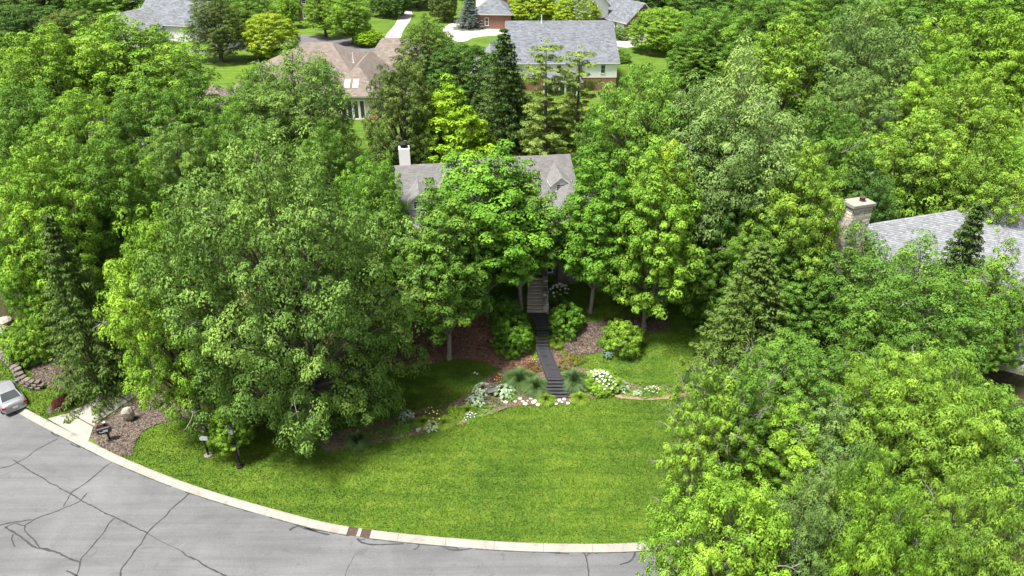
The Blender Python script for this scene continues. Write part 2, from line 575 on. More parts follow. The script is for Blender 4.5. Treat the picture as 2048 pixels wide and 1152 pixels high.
FOREST = [(15.5, 41), (20, 36), (30, 38.5), (45, 45), (70, 58), (70, 77), (15, 77), (12.5, 68), (12, 60), (16.5, 56), (18.5, 50)]
FOREST_L = [(-60, 62), (-45, 50), (-36, 47), (-24, 44.5), (-16, 45), (-12, 50), (-10, 58), (-12, 77), (-60, 77)]

drive_px = [
    [(95, 838), (137, 827), (187, 855), (177, 884)],
    [(139, 825), (176, 808), (214, 832), (189, 853)],
    [(178, 807), (216, 778), (256, 804), (216, 831)],
    [(218, 776), (262, 744), (304, 770), (258, 803)],
    [(264, 742), (308, 711), (352, 738), (306, 769)],
    [(310, 710), (358, 676), (404, 703), (354, 737)],
]
DRIVE = [[g2(*p) for p in q] for q in drive_px]

lawn_poly = [tuple(p) for p in KCURVE if abs(p.x) < 72] + [(75, 78), (-75, 78)]
lawn = struct(sheet("lawn", lawn_poly, M['grass'], 0.75, terrain))
far = struct(sheet("far_lawn", [(-700, 77.9), (700, 77.9), (700, 1400), (-700, 1400)], M['grass'], 60.0, lambda x, y: 4.0))

def bed(name, poly, mat, off=0.03, step=0.4, jit=0.05):
    return struct(sheet(name, poly, mat, step, lambda x, y: terrain(x, y) + off, jit=jit))
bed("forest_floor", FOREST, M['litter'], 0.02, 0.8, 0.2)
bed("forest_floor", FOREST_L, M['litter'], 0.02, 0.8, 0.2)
bed("mulch_bed", BED_RED, M['redmulch'], 0.035)
bed("garden_bed", BED_FRONT, M['soil'], 0.045)
bed("mulch_bed", BED_RIGHT, M['mulch'], 0.035)
bed("mulch_bed", BED_DRIVE, M['mulch'], 0.035)
bed("mulch_bed", BED_SPRUCE, M['mulch'], 0.030)
bed("edging_path", SAND, M['sand'], 0.055, 0.3, 0.03)
bed("edging_path", SAND2, M['sand'], 0.055, 0.3, 0.03)

bed("driveway_base", [DRIVE[0][0], DRIVE[0][1], DRIVE[1][0], DRIVE[2][0], DRIVE[3][0], DRIVE[5][1], DRIVE[5][2], DRIVE[3][3], DRIVE[2][3], DRIVE[1][3], DRIVE[0][2], DRIVE[0][3]], M['soil'], 0.04, 0.6, 0.0)
# driveway slabs
dw = struct(empty("driveway", (*DRIVE[0][0], 0)))
def inset(poly, d):
    c = sum((Vector(p) for p in poly), Vector((0, 0))) / len(poly)
    return [tuple(Vector(p) + (c - Vector(p)).normalized() * d) for p in poly]
for q in DRIVE:
    q = inset(q, 0.012)
    s = Vector(q[1]) - Vector(q[0]); t = Vector(q[2]) - Vector(q[0])
    if s.x * t.y - s.y * t.x < 0: q = q[::-1]
    mb = MB()
    z = [terrain(*p) + 0.05 for p in q]
    n = len(q)
    top = [(x, y, zz) for (x, y), zz in zip(q, z)]; bot = [(x, y, zz - 0.18) for (x, y), zz in zip(q, z)]
    mb.face(top); mb.face(bot[::-1])
    for i in range(n):
        j = (i + 1) % n
        mb.face([bot[i], bot[j], top[j], top[i]])
    o = mb.build("slab", M['drive'], dw)
    o.matrix_parent_inverse = Matrix.Translation(-Vector((*DRIVE[0][0], 0)))

# road with tar-filled cracks
road_poly = [tuple(p) for p in KROAD if abs(p.x) < 72]
road_poly += [(72, 5), (-72, 5)]
VERGE = smooth_poly([(9.5, 22), (11, 25.2), (15, 26.6), (22, 28.0), (32, 31.0), (50, 39), (72, 51), (72, 5), (9, 5)], 2)
road = struct(sheet("road", road_poly, M['asphalt'], 1.5, lambda x, y: ROAD_Z))
def rp(px, py):
    return Vector(ray(px, py, ROAD_Z)[:2])
def z1(p): return (p[0] / 2.926, 800 + p[1] / 2.926)
def z2(p): return (560 + p[0] / 2.695, 1000 + p[1] / 2.695)
cr1 = [[(340, 225), (270, 262), (200, 300), (160, 335), (110, 360), (60, 385), (0, 400)], [(75, 350), (130, 385), (200, 430), (250, 455), (300, 490), (335, 500), (345, 515), (415, 548)],
       [(655, 365), (610, 395), (560, 440), (500, 488), (450, 520), (415, 545), (390, 590), (370, 625)], [(510, 545), (470, 590), (430, 612), (380, 630), (310, 660), (220, 690), (140, 735), (90, 722), (30, 745)],
       [(415, 548), (480, 590), (560, 630), (620, 665), (670, 685), (760, 730), (860, 778)], [(1115, 540), (1060, 590), (1000, 640), (970, 680), (920, 720), (860, 780), (830, 835), (790, 880), (750, 940), (710, 990), (705, 1040)],
       [(670, 690), (635, 725), (610, 770), (560, 830), (520, 880), (475, 930), (465, 985), (440, 1040)], [(30, 745), (80, 775), (120, 800), (200, 860), (260, 870), (330, 890), (400, 925), (470, 950)],
       [(1065, 885), (1090, 910), (1150, 935), (1200, 970), (1250, 995), (1330, 1035)], [(185, 700), (110, 712), (30, 725), (0, 735)], [(1695, 765), (1740, 740), (1800, 760), (1850, 770), (1925, 790)],
       [(1780, 745), (1830, 760), (1880, 765), (1960, 770), (2040, 780)], [(75, 785), (70, 810), (85, 860)], [(330, 890), (240, 870), (200, 820), (150, 770), (145, 730)], [(390, 1000), (420, 1015), (460, 1035)],
       [(300, 185), (320, 205), (350, 212)], [(412, 255), (440, 270), (470, 278), (440, 258)], [(860, 778), (930, 820), (1065, 885)], [(1180, 565), (1260, 590), (1230, 575)]]
cr2 = [[(50, 160), (95, 140), (130, 145), (175, 165), (265, 188)], [(175, 165), (185, 150), (260, 155), (350, 180)], [(415, 208), (440, 228), (490, 240), (560, 240), (665, 235)], [(430, 215), (455, 212), (460, 200)],
       [(720, 268), (750, 250), (755, 232), (860, 245), (900, 262), (940, 270), (1000, 268), (1045, 258)], [(940, 250), (965, 270)], [(1270, 265), (1330, 275), (1400, 272), (1460, 283), (1560, 290)], [(1460, 283), (1475, 268)],
       [(1620, 270), (1640, 285), (1655, 330), (1662, 380), (1666, 420)], [(1700, 272), (1670, 285), (1652, 300)], [(1890, 265), (1912, 285), (1900, 315), (1880, 335), (1830, 348)], [(410, 285), (385, 330), (360, 380), (350, 420)]]
thin = {17, 18, 30}
cracks = [[rp(*z1(p)) for p in c] for c in cr1] + [[rp(*z2(p)) for p in c] for c in cr2]
def ribbon(pts, w, z, mat, parent, name, jit=0.35):
    pts = catmull(pts, 0.18)
    L, Rr = [], []
    for i, p in enumerate(pts):
        t = (pts[min(i + 1, len(pts) - 1)] - pts[max(i - 1, 0)])
        t = t.normalized() if t.length > 1e-6 else Vector((1, 0))
        nrm = Vector((-t.y, t.x))
        ww = w * (1 + random.uniform(-jit, jit)) * 0.5
        o = nrm * random.uniform(-0.02, 0.02)
        L.append(p + o + nrm * ww); Rr.append(p + o - nrm * ww)
    mb = MB()
    for i in range(len(pts) - 1):
        mb.face([(*L[i], z), (*Rr[i], z), (*Rr[i + 1], z), (*L[i + 1], z)])
    o = mb.build(name, mat, parent)
    return o
for k, c in enumerate(cracks):
    ribbon(c, 0.035 if k in thin else random.uniform(0.07, 0.11), ROAD_Z + 0.004 + 0.0008 * (k % 4), M['tar'], road, "tar_seam")
edge_in = [p for p in offset_curve(KCURVE, KERB_W + 0.03) if -40 < p.x < 30]
for k in range(0, len(edge_in) - 22, 22):
    if random.random() < 0.85:
        ribbon(edge_in[k:k + 20:3], 0.055, ROAD_Z + 0.0075, M['tar'], road, "tar_seam", 0.7)

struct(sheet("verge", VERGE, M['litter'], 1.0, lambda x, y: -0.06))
# kerb: a rolled kerb cast in 3 m lengths, with the storm drain let into it
kerb = struct(empty("kerb", (KCURVE[0].x, KCURVE[0].y, 0)))
DRAIN_C = Vector(ray(719, 1057, 0)[:2])
def arc(c):
    s = [0.0]
    for i in range(1, len(c)): s.append(s[-1] + (c[i] - c[i - 1]).length)
    return s
KS = arc(KCURVE)
KTAN = [(KCURVE[min(i + 1, len(KCURVE) - 1)] - KCURVE[max(i - 1, 0)]).normalized() for i in range(len(KCURVE))]
def kerb_at(s):
    s = max(0.0, min(KS[-1] - 1e-4, s))
    i = int(np.searchsorted(KS, s, side='right')) - 1
    t = (s - KS[i]) / (KS[i + 1] - KS[i])
    p = KCURVE[i].lerp(KCURVE[i + 1], t)
    tn = KTAN[i].lerp(KTAN[i + 1], t).normalized()
    return p, Vector((tn.y, -tn.x)), tn
sd_ = min(range(len(KCURVE)), key=lambda i: (KCURVE[i] - DRAIN_C).length)
S_DRAIN = KS[sd_]
PROF = [(0.0, -0.25), (0.0, 0.0), (0.05, 0.022), (0.16, 0.02), (0.26, -0.03), (0.36, -0.075), (KERB_W - 0.01, -0.100), (KERB_W, -0.25)]
def kerb_piece(s0, s1, name, mat, parent, prof=PROF, z=0.0):
    mb = MB()
    k = max(2, int((s1 - s0) / 0.4) + 1)
    rows = []
    for i in range(k + 1):
        p, nr, tn = kerb_at(s0 + (s1 - s0) * i / k)
        rows.append([(p.x + nr.x * a, p.y + nr.y * a, b + z) for a, b in prof])
    m = len(prof)
    for i in range(k):
        for j in range(m - 1):
            mb.face([rows[i][j], rows[i][j + 1], rows[i + 1][j + 1], rows[i + 1][j]])
    mb.face(rows[0]); mb.face(rows[-1][::-1])
    o = mb.build(name, mat, parent)
    if parent is not None:
        o.matrix_parent_inverse = Matrix.Translation(-Vector(parent.location))
    return o
s = KS[0] + 15
DR0, DR1 = S_DRAIN - 0.78, S_DRAIN + 0.72
stops = []
while s < KS[-1] - 15:
    e = s + 3.05
    stops.append((s, e)); s = e
for a, b in stops:
    segs = [(a, b)]
    if b > DR0 and a < DR1:
        segs = [(a, min(b, DR0)), (max(a, DR1), b)]
    for x, y in segs:
        if y - x > 0.2:
            kerb_piece(x + 0.008, y - 0.008, "kerb_segment", M['concrete'], kerb)
p, nr, tn = kerb_at(S_DRAIN)
drain = empty("storm_drain", (p.x, p.y, -0.2))
tag(drain, "rusty twin-grate storm drain set in the pale kerb at the lawn edge", "storm drain")
for a, b in ((DR0 + 0.01, S_DRAIN - 0.15), (S_DRAIN + 0.12, DR1 - 0.01)):
    kerb_piece(a, b, "grate_frame", M['iron'], drain, [(0.0, -0.25), (0.0, -0.02), (0.14, -0.03), (0.30, -0.09), (KERB_W, -0.13), (KERB_W, -0.25)])
    n = 7
    for i in range(n):
        s0 = a + (b - a) * (i + 0.15) / n
        kerb_piece(s0, s0 + (b - a) * 0.55 / n, "grate_bar", M['iron'], drain, [(0.04, -0.2), (0.04, 0.012), (0.14, 0.0), (0.30, -0.058), (KERB_W - 0.03, -0.10), (KERB_W - 0.03, -0.2)])
kerb_piece(S_DRAIN - 0.14, S_DRAIN + 0.11, "divider", M['concrete'], drain, [(a, b + 0.012) for a, b in PROF])

# far streets, drives and patches of pale paving behind the houses
def flat(name, pts, mat, off, z=4.0, step=4.0):
    return struct(sheet(name, smooth_poly([ray(a, b, z)[:2] for a, b in pts], 1), mat, step, lambda x, y: z + off))
flat("far_street", [(380, 92), (440, 80), (520, 78), (590, 68), (660, 74), (720, 80), (800, 86), (860, 96), (860, 112), (780, 108), (640, 98), (560, 92), (470, 100), (380, 112)], M['asphalt'], 0.02)
flat("far_driveway", [(752, 92), (772, 70), (794, 45), (797, 28), (812, 20), (826, 24), (822, 40), (806, 60), (800, 82), (812, 96)], M['fardrive'], 0.03)
flat("far_driveway", [(880, 60), (905, 44), (960, 44), (1010, 52), (1010, 70), (950, 74), (930, 84), (910, 84)], M['fardrive'], 0.03)
flat("far_driveway", [(1225, 80), (1268, 62), (1300, 60), (1290, 90), (1240, 98)], M['fardrive'], 0.03)
flat("far_driveway", [(1330, 14), (1400, 6), (1400, 22), (1340, 26)], M['fardrive'], 0.03)
flat("terrace", [(1120, 270), (1175, 240), (1215, 225), (1230, 260), (1180, 290), (1130, 300)], M['fardrive'], 0.03)
flat("terrace", [(120, 245), (215, 238), (230, 268), (140, 275)], M['fardrive'], 0.03)

# bark chips on the mulch and grass on the lawn: nobody could count them
def sample_poly(poly, n, avoid=(), bounds=None):
    xs = [p[0] for p in poly]; ys = [p[1] for p in poly]
    out = np.zeros((0, 2))
    tries = 0
    while len(out) < n and tries < 60:
        c = np.column_stack([RNG.uniform(min(xs), max(xs), n), RNG.uniform(min(ys), max(ys), n)])
        ok = in_poly(c[:, 0], c[:, 1], poly)
        for a in avoid:
            ok &= ~in_poly(c[:, 0], c[:, 1], a)
        out = np.vstack([out, c[ok]]); tries += 1
    return out[:n]

TERR = np.vectorize(terrain)
def chips(poly, n, size, mat, label, avoid=()):
    p = sample_poly(poly, n, avoid)
    z = TERR(p[:, 0], p[:, 1]) + 0.04 + RNG.uniform(0, 0.03, n)
    a = RNG.uniform(0, 2 * np.pi, n)
    L = size * RNG.uniform(0.5, 1.4, n); W = L * RNG.uniform(0.25, 0.6, n)
    d = np.column_stack([np.cos(a), np.sin(a), RNG.normal(0, 0.25, n)]); w = np.column_stack([-np.sin(a), np.cos(a), RNG.normal(0, 0.35, n)])
    c = np.column_stack([p, z])
    v = np.stack([c - d * L[:, None] / 2 - w * W[:, None] / 2, c + d * L[:, None] / 2 - w * W[:, None] / 2, c + d * L[:, None] / 2 + w * W[:, None] / 2, c - d * L[:, None] / 2 + w * W[:, None] / 2], axis=1)
    o = link_mesh("bark_chips", np_quads("bark_chips", v, RNG.uniform(0, 1, n), mat))
    return tag(o, label, "bark chips", kind="stuff")
chips(BED_RED, 16000, 0.16, M['redchip'], "reddish bark chips covering the slope left of the black stairs")
chips(BED_DRIVE, 7000, 0.15, M['chip'], "brown bark chips in the bed right of the driveway mouth", DRIVE)
chips(BED_SPRUCE, 4000, 0.15, M['chip'], "brown bark chips under the spruce left of the driveway", DRIVE)
chips(BED_RIGHT, 5000, 0.16, M['chip'], "brown bark chips on the slope right of the black stairs")
chips(BED_FRONT, 9000, 0.13, M['chip'], "bark chips and soil crumbs in the long flower bed")

HOUSE_BLOCK = [(-14, 58.5), (10.5, 61), (10, 75), (-14, 74)]
STAIR_BLOCK = [(1.3, 60), (3.6, 60), (3.6, 55), (4.9, 45.4), (2.4, 45.4), (1.2, 55)]
def grass(region, n, h, label, avoid):
    p = sample_poly(region, n, avoid)
    n = len(p)
    z = TERR(p[:, 0], p[:, 1])
    a = RNG.uniform(0, 2 * np.pi, n)
    hh = h * RNG.uniform(0.6, 1.5, n); w = 0.022 * RNG.uniform(0.7, 1.6, n)
    lean = RNG.normal(0, 0.55, (n, 2))
    d = np.column_stack([np.cos(a), np.sin(a), np.zeros(n)]) * w[:, None]
    b = np.column_stack([p, z - 0.005])
    t = b + np.column_stack([lean * hh[:, None], hh])
    v = np.stack([b - d, b + d, t + d * 0.35, t - d * 0.35], axis=1)
    o = link_mesh("grass", np_quads("grass", v, RNG.uniform(0, 1, n), M['blade']))
    return tag(o, label, "grass", kind="stuff")
kf = [tuple(p) for p in KCURVE if -29 < p.x < 20]
AV = [BED_RED, BED_FRONT, BED_RIGHT, BED_DRIVE, BED_SPRUCE, HOUSE_BLOCK, STAIR_BLOCK, FOREST, [DRIVE[0][0], DRIVE[0][1], DRIVE[1][0], DRIVE[2][0], DRIVE[3][0], DRIVE[5][1], DRIVE[5][2], DRIVE[3][3], DRIVE[2][3], DRIVE[1][3], DRIVE[0][2], DRIVE[0][3]]]
grass(kf + [(20, 44), (19, 50), (17, 57), (9, 58.5), (-6, 58), (-13, 52), (-20, 46), (-29, 46)], 190000, 0.075, "short mown green grass of the front lawn and the slope", AV)
kl = [tuple(p) for p in KCURVE if -45 < p.x < -32]
grass(kl + [(-30, 42.6), (-33, 48), (-45, 56)], 20000, 0.075, "short mown green grass beside the silver car", AV)

# ------------------------------------------------------------------ houses
def shingles(planes, mat, parent, exposure=0.2, tab=0.32, lift=0.03):
    """planes: (A, B, C, D) with A-B the eave and D-C the top, counter-clockwise from above; overlapping courses of tabs"""
    mb = MB()
    for A, B, C, D in planes:
        A, B, C, D = (Vector(p) for p in (A, B, C, D))
        nr = (B - A).cross(D - A)
        if nr.length < 1e-6: nr = (C - A).cross(D - A)
        nr.normalize()
        if nr.z < 0: nr = -nr
        n = max(2, int(((D + C) / 2 - (A + B) / 2).length / exposure))
        for i in range(n):
            t0, t1 = i / n, (i + 1) / n
            l0, l1 = A.lerp(D, t0), A.lerp(D, t1)
            r0, r1 = B.lerp(C, t0), B.lerp(C, t1)
            L = max((r0 - l0).length, 0.05)
            k = max(1, int(L / tab))
            cuts = [0.0] + sorted(min(0.999, max(0.001, (j + random.uniform(-0.3, 0.3)) / k)) for j in range(1, k)) + [1.0]
            for a, b in zip(cuts[:-1], cuts[1:]):
                up = nr * (lift + random.uniform(0, 0.008)); lo = nr * 0.006
                p0, p1 = l0.lerp(r0, a) + up, l0.lerp(r0, b) + up
                p3, p2 = l1.lerp(r1, a) + lo, l1.lerp(r1, b) + lo
                v = min(1, max(0, random.gauss(0.5, 0.26)))
                mb.face([p0, p1, p2, p3], v)
                mb.face([p0 - up, p1 - up, p1, p0], v)
    o = mb.build("shingles", mat, parent)
    o["kind"] = "stuff"
    return o

def roof_part(parent, planes, mat, trim, exposure=0.2, tab=0.32, name="roof"):
    """a roof deck with thickness (trim coloured edge) and its shingles on top"""
    mb = MB()
    for A, B, C, D in planes:
        P = [Vector(p) for p in (A, B, C, D)]
        if (P[2] - P[3]).length < 1e-4: P = P[:3]
        dn = Vector((0, 0, -0.16))
        mb.face(P)
        mb.face([p + dn for p in P][::-1])
        for i in range(len(P)):
            j = (i + 1) % len(P)
            mb.face([P[i] + dn, P[j] + dn, P[j], P[i]])
    o = mb.build(name, trim, parent)
    shingles(planes, mat, o, exposure, tab)
    return o

def gable_planes(x0, x1, y0, y1, ze, zr, axis='x', oh=0.45):
    """ridge along axis"""
    if axis == 'x':
        ym = (y0 + y1) / 2
        sl = (zr - ze) / (ym - y0)
        e = ze - sl * oh
        a, b = x0 - oh, x1 + oh
        return [((a, y0 - oh, e), (b, y0 - oh, e), (b, ym, zr), (a, ym, zr)), ((b, y1 + oh, e), (a, y1 + oh, e), (a, ym, zr), (b, ym, zr))]
    xm = (x0 + x1) / 2
    sl = (zr - ze) / (xm - x0)
    e = ze - sl * oh
    a, b = y0 - oh, y1 + oh
    return [((x1 + oh, a, e), (x1 + oh, b, e), (xm, b, zr), (xm, a, zr)), ((x0 - oh, b, e), (x0 - oh, a, e), (xm, a, zr), (xm, b, zr))]

def hip_planes(x0, x1, y0, y1, ze, zr, r0, r1, oh=0.45):
    """ridge between points r0 and r1 (xy)"""
    x0 -= oh; x1 += oh; y0 -= oh; y1 += oh
    a, b, c, d = (x0, y0, ze), (x1, y0, ze), (x1, y1, ze), (x0, y1, ze)
    p, q = (*r0, zr), (*r1, zr)
    if abs(r1[0] - r0[0]) >= abs(r1[1] - r0[1]):
        return [(a, b, q, p), (b, c, q, q), (c, d, p, q), (d, a, p, p)]
    return [(a, b, p, p), (b, c, q, p), (c, d, q, q), (d, a, p, q)]

def walls(parent, x0, x1, y0, y1, z0, z1, mat, gable=None, zr=0, name="wall"):
    mb = MB()
    mb.box(((x0 + x1) / 2, (y0 + y1) / 2, (z0 + z1) / 2), (x1 - x0, y1 - y0, z1 - z0))
    if gable == 'x':
        ym = (y0 + y1) / 2
        for x, s in ((x0, -1), (x1, 1)):
            t = [(x, y0, z1), (x, y1, z1), (x, ym, zr - 0.2)]
            mb.face(t if s > 0 else t[::-1])
    if gable == 'y':
        xm = (x0 + x1) / 2
        for y, s in ((y0, 1), (y1, -1)):
            t = [(x0, y, z1), (x1, y, z1), (xm, y, zr - 0.2)]
            mb.face(t if s > 0 else t[::-1])
    return mb.build(name, mat, parent)

def window(parent, c, u, w, h, nx=2, ny=2, arch=False, trim=None, fr=0.09, name="window"):
    """c centre on the wall, u horizontal unit vector along the wall (outward normal = u x z)"""
    c, u = Vector(c), Vector(u).normalized()
    z = Vector((0, 0, 1))
    n = u.cross(z)
    trim = trim or M['white']
    mb = MB()
    def bar(a0, a1, b0, b1, d):
        p = [c + u * a + z * b for a, b in ((a0, b0), (a1, b0), (a1, b1), (a0, b1))]
        q = [x + n * d for x in p]
        mb.face(q)
        for i in range(4):
            j = (i + 1) % 4
            mb.face([p[i], p[j], q[j], q[i]])
    bar(-w / 2 - fr, w / 2 + fr, -h / 2 - fr * 1.4, -h / 2, 0.10)
    if not arch: bar(-w / 2 - fr, w / 2 + fr, h / 2, h / 2 + fr, 0.08)
    bar(-w / 2 - fr, -w / 2, -h / 2, h / 2, 0.08)
    bar(w / 2, w / 2 + fr, -h / 2, h / 2, 0.08)
    for i in range(1, nx): bar(-w / 2 + w * i / nx - 0.018, -w / 2 + w * i / nx + 0.018, -h / 2, h / 2, 0.045)
    for i in range(1, ny): bar(-w / 2, w / 2, -h / 2 + h * i / ny - 0.018, -h / 2 + h * i / ny + 0.018, 0.043)
    if arch:
        k = 10
        for i in range(k):
            a0, a1 = math.pi * i / k, math.pi * (i + 1) / k
            p = [c + u * (r * math.cos(a)) + z * (h / 2 + r * math.sin(a)) for r, a in ((w / 2, a0), (w / 2 + 0.2, a0), (w / 2 + 0.2, a1), (w / 2, a1))]
            mb.face([x + n * 0.08 for x in p])
            mb.face([p[1], p[2], p[2] + n * 0.08, p[1] + n * 0.08])
    o = mb.build(name, trim, parent)
    g = MB()
    if arch:
        g.face([c + n * 0.022 + u * (w / 2 * math.cos(math.pi * i / 10)) + z * (h / 2 + w / 2 * math.sin(math.pi * i / 10)) for i in range(11)] + [c + n * 0.022 + u * (-w / 2) - z * h / 2, c + n * 0.022 + u * (w / 2) - z * h / 2])
    else:
        g.face([c + n * 0.022 + u * a + z * b for a, b in ((-w / 2, -h / 2), (w / 2, -h / 2), (w / 2, h / 2), (-w / 2, h / 2))])
    g.build("pane", M['glass'], o)
    return o

def plain_box(parent, name, c, s, mat, rz=0, top=None):
    mb = MB(); mb.box(c, s, rz, top=top)
    return mb.build(name, mat, parent)

def vent_pipe(parent, c, h=0.9, mat=None):
    mb = MB()
    mb.lathe([(0.16, 0), (0.08, 0.12), (0.07, h), (0.11, h + 0.02), (0.11, h + 0.1)], c, 8)
    return mb.build("vent_pipe", mat or M['white'], parent)

FX = (1, 0, 0)

# --- the main house behind the maples
a_main = math.atan2(68.41 - 65.95, 5.48 + 11.21)
h1 = empty("grey_house", (-11.21, 65.95, 4.0), a_main)
tag(h1, "grey-roofed house with gable dormers, half hidden behind the maples above the black stairs", "house")
walls(h1, 0.3, 16.6, -8.6, 7.0, -1.5, 4.6, M['greystone'])
roof_part(h1, [((5.8, -9.1, 4.4), (17.1, -9.1, 4.4), (17.1, 0, 8.5), (5.8, 0, 8.5)), ((17.1, 7.5, 4.4), (5.8, 7.5, 4.4), (5.8, 0, 8.5), (17.1, 0, 8.5))], M['greyroof'], M['white'], 0.16, 0.3)
roof_part(h1, [((-0.1, -9.05, 4.1), (5.75, -9.05, 4.1), (5.75, 0, 8.2), (-0.1, 0, 8.2)), ((5.75, 7.4, 4.1), (-0.1, 7.4, 4.1), (-0.1, 0, 8.2), (5.75, 0, 8.2))], M['greyroof'], M['white'], 0.16, 0.3, name="lower_roof")
for x, s, zt in ((0.3, -1, 8.0), (16.6, 1, 8.3)):
    mb = MB()
    t = [(x, -8.6, 4.6), (x, 7.0, 4.6), (x, 0, zt)]
    mb.face(t if s > 0 else t[::-1])
    mb.build("gable_wall", M['siding'], h1)
def dormer(parent, x, yf, zpk, w, roofm, slope, zr, small=True):
    """gable dormer, front at y = yf, its ridge at zpk running back to the roof"""
    d = MB()
    ze = zpk - w * 0.45
    zb = zr + slope * yf - 0.1
    yb = -(zr - ze) / slope
    yr = -(zr - zpk) / slope
    x0, x1 = x - w / 2, x + w / 2
    d.face([(x0, yf, zb), (x1, yf, zb), (x1, yf, ze), (x, yf, zpk - 0.1), (x0, yf, ze)])
    d.face([(x0, yb, ze), (x0, yf, zb), (x0, yf, ze)]); d.face([(x1, yf, zb), (x1, yb, ze), (x1, yf, ze)])
    o = d.build("dormer", M['white'], parent)
    oh = 0.2
    r = roof_part(o, [((x1 + oh, yf - oh, ze - 0.09), (x1 + oh, yb, ze - 0.09), (x, yr, zpk), (x, yf - oh, zpk)), ((x0 - oh, yb, ze - 0.09), (x0 - oh, yf - oh, ze - 0.09), (x, yf - oh, zpk), (x, yr, zpk))], roofm, M['white'], 0.16, 0.3, name="dormer_roof")
    # sub-part level only: the dormer's shingles hang on the dormer
    for ch in list(r.children): ch.parent = o
    wn_ = window(o, (x, yf - 0.004, (zb + ze) / 2 + 0.08), FX, w * 0.5, (ze - zb) * 0.62, 2, 3)
    for ch in list(wn_.children): ch.parent = o
    return o
sl = 4.1 / 9.1
dormer(h1, 15.3, -4.6, 8.05, 1.7, M['greyroof'], sl, 8.5)
dormer(h1, 4.9, -4.6, 7.85, 1.7, M['greyroof'], sl, 8.2)
dormer(h1, 1.95, -5.4, 7.45, 1.7, M['greyroof'], sl, 8.2)
dormer(h1, 10.2, -4.6, 8.05, 1.7, M['greyroof'], sl, 8.5)
ch = plain_box(h1, "chimney", (0.95, 0.45, 8.2), (1.05, 1.0, 3.2), M['white'])
mb = MB(); mb.lathe([(0.36, 9.8), (0.36, 9.95), (0.24, 9.98), (0.24, 10.15), (0.42, 10.18), (0.30, 10.36)], (0.95, 0.45, 0), 10)
mb.build("chimney_cap", M['black'], ch)
# right wing with the arched window
walls(h1, 14.2, 19.4, -9.7, -1.8, -1.5, 5.1, M['greystone'], name="wing_wall")
roof_part(h1, hip_planes(14.2, 19.4, -9.7, -1.8, 5.1, 7.6, (15.8, -5.7), (17.6, -5.7), 0.4), M['greyroof'], M['white'], 0.16, 0.3, name="wing_roof")
window(h1, (18.1, -9.703, 3.3), FX, 1.15, 1.9, 2, 4, arch=True)
window(h1, (15.6, -9.703, 3.3), FX, 1.1, 1.9, 2, 4)
window(h1, (13.2, -8.604, 0.9), FX, 1.25, 1.5, 3, 4)
window(h1, (8.9, -8.604, 0.9), FX, 1.25, 1.5, 3, 4)
window(h1, (5.0, -8.604, 2.6), FX, 1.2, 1.8, 3, 4)
window(h1, (2.2, -8.604, 2.6), FX, 1.2, 1.8, 3, 4)
plain_box(h1, "corner_trim", (19.43, -9.73, 1.8), (0.14, 0.14, 6.5), M['white'])
plain_box(h1, "door", (11.2, -8.63, 1.1), (1.1, 0.08, 2.2), M['white'])
# deck at the right rear
dk = empty("deck", (8.3, 68.6, 4.0), a_main)
tag(dk, "red-brown wooden deck at the right rear corner of the grey-roofed house", "deck")
for i in range(14):
    plain_box(dk, "plank", (-1.6 + i * 0.26, 0, 3.3), (0.24, 4.2, 0.05), M['brownwood'])
for x in (-1.6, 1.7):
    for y in (-1.9, 1.9):
        plain_box(dk, "post", (x, y, 1.62), (0.14, 0.14, 3.3), M['brownwood'])
plain_box(dk, "railing", (0.05, -2.05, 3.9), (3.5, 0.06, 0.1), M['brownwood'])

# --- the stone-chimney house on the right
a_r = math.atan2(58.89 - 55.36, 41.98 - 31.34)
h2 = empty("stone_chimney_house", (31.34, 55.36, 2.0), a_r)
tag(h2, "white house with pale grey mottled shingle roof at the right edge, behind the front trees", "house")
walls(h2, -2.2, 24, -7.6, 7.6, -1.5, 4.4, M['cream'], 'x', 9.0)
roof_part(h2, [((-2.6, -8.3, 4.0), (11.0, -8.3, 4.0), (11.0, 0, 9.1), (-2.6, 0, 9.1)), ((11.0, 8.3, 4.0), (-2.6, 8.3, 4.0), (-2.6, 0, 9.1), (11.0, 0, 9.1))], M['paleroof'], M['white'], 0.17, 0.3)
roof_part(h2, [((11.05, -8.3, 3.7), (24.4, -8.3, 3.7), (24.4, 0, 8.8), (11.05, 0, 8.8)), ((24.4, 8.3, 3.7), (11.05, 8.3, 3.7), (11.05, 0, 8.8), (24.4, 0, 8.8))], M['paleroof'], M['white'], 0.17, 0.3, name="lower_roof")
roof_part(h2, gable_planes(6.6, 9.8, -9.2, -2.0, 4.2, 6.1, 'y', 0.3), M['paleroof'], M['white'], 0.17, 0.3, name="gable_roof")
walls(h2, 6.6, 9.8, -9.2, -7.4, -1.0, 4.1, M['white'], 'y', 6.0, name="gable_wall")
window(h2, (8.2, -9.204, 2.8), FX, 1.4, 1.6, 3, 2)
for x in (1.0, 4.0, 12.5, 15.5, 18.5):
    window(h2, (x, -7.604, 2.4), FX, 1.2, 1.6, 2, 2)
roof_part(h2, [((9.0, -11.6, 2.6), (20, -11.6, 2.6), (20, -8.0, 3.9), (9.0, -8.0, 3.9))], M['paleroof'], M['white'], 0.17, 0.3, name="porch_roof")
for x in (9.3, 13, 16.5, 19.7):
    plain_box(h2, "porch_column", (x, -11.3, 0.75), (0.25, 0.25, 3.4), M['white'])
vent_pipe(h2, (9.3, 0.4, 8.7), 0.8, M['rim'])
chx, chy = -4.7, -1.3
plain_box(h2, "chimney_breast", (-3.1, -1.3, 2.0), (2.4, 1.9, 7.0), M['stone'])
ch = plain_box(h2, "chimney", (chx, chy, 5.2), (1.76, 1.14, 13.2), M['mortar'])
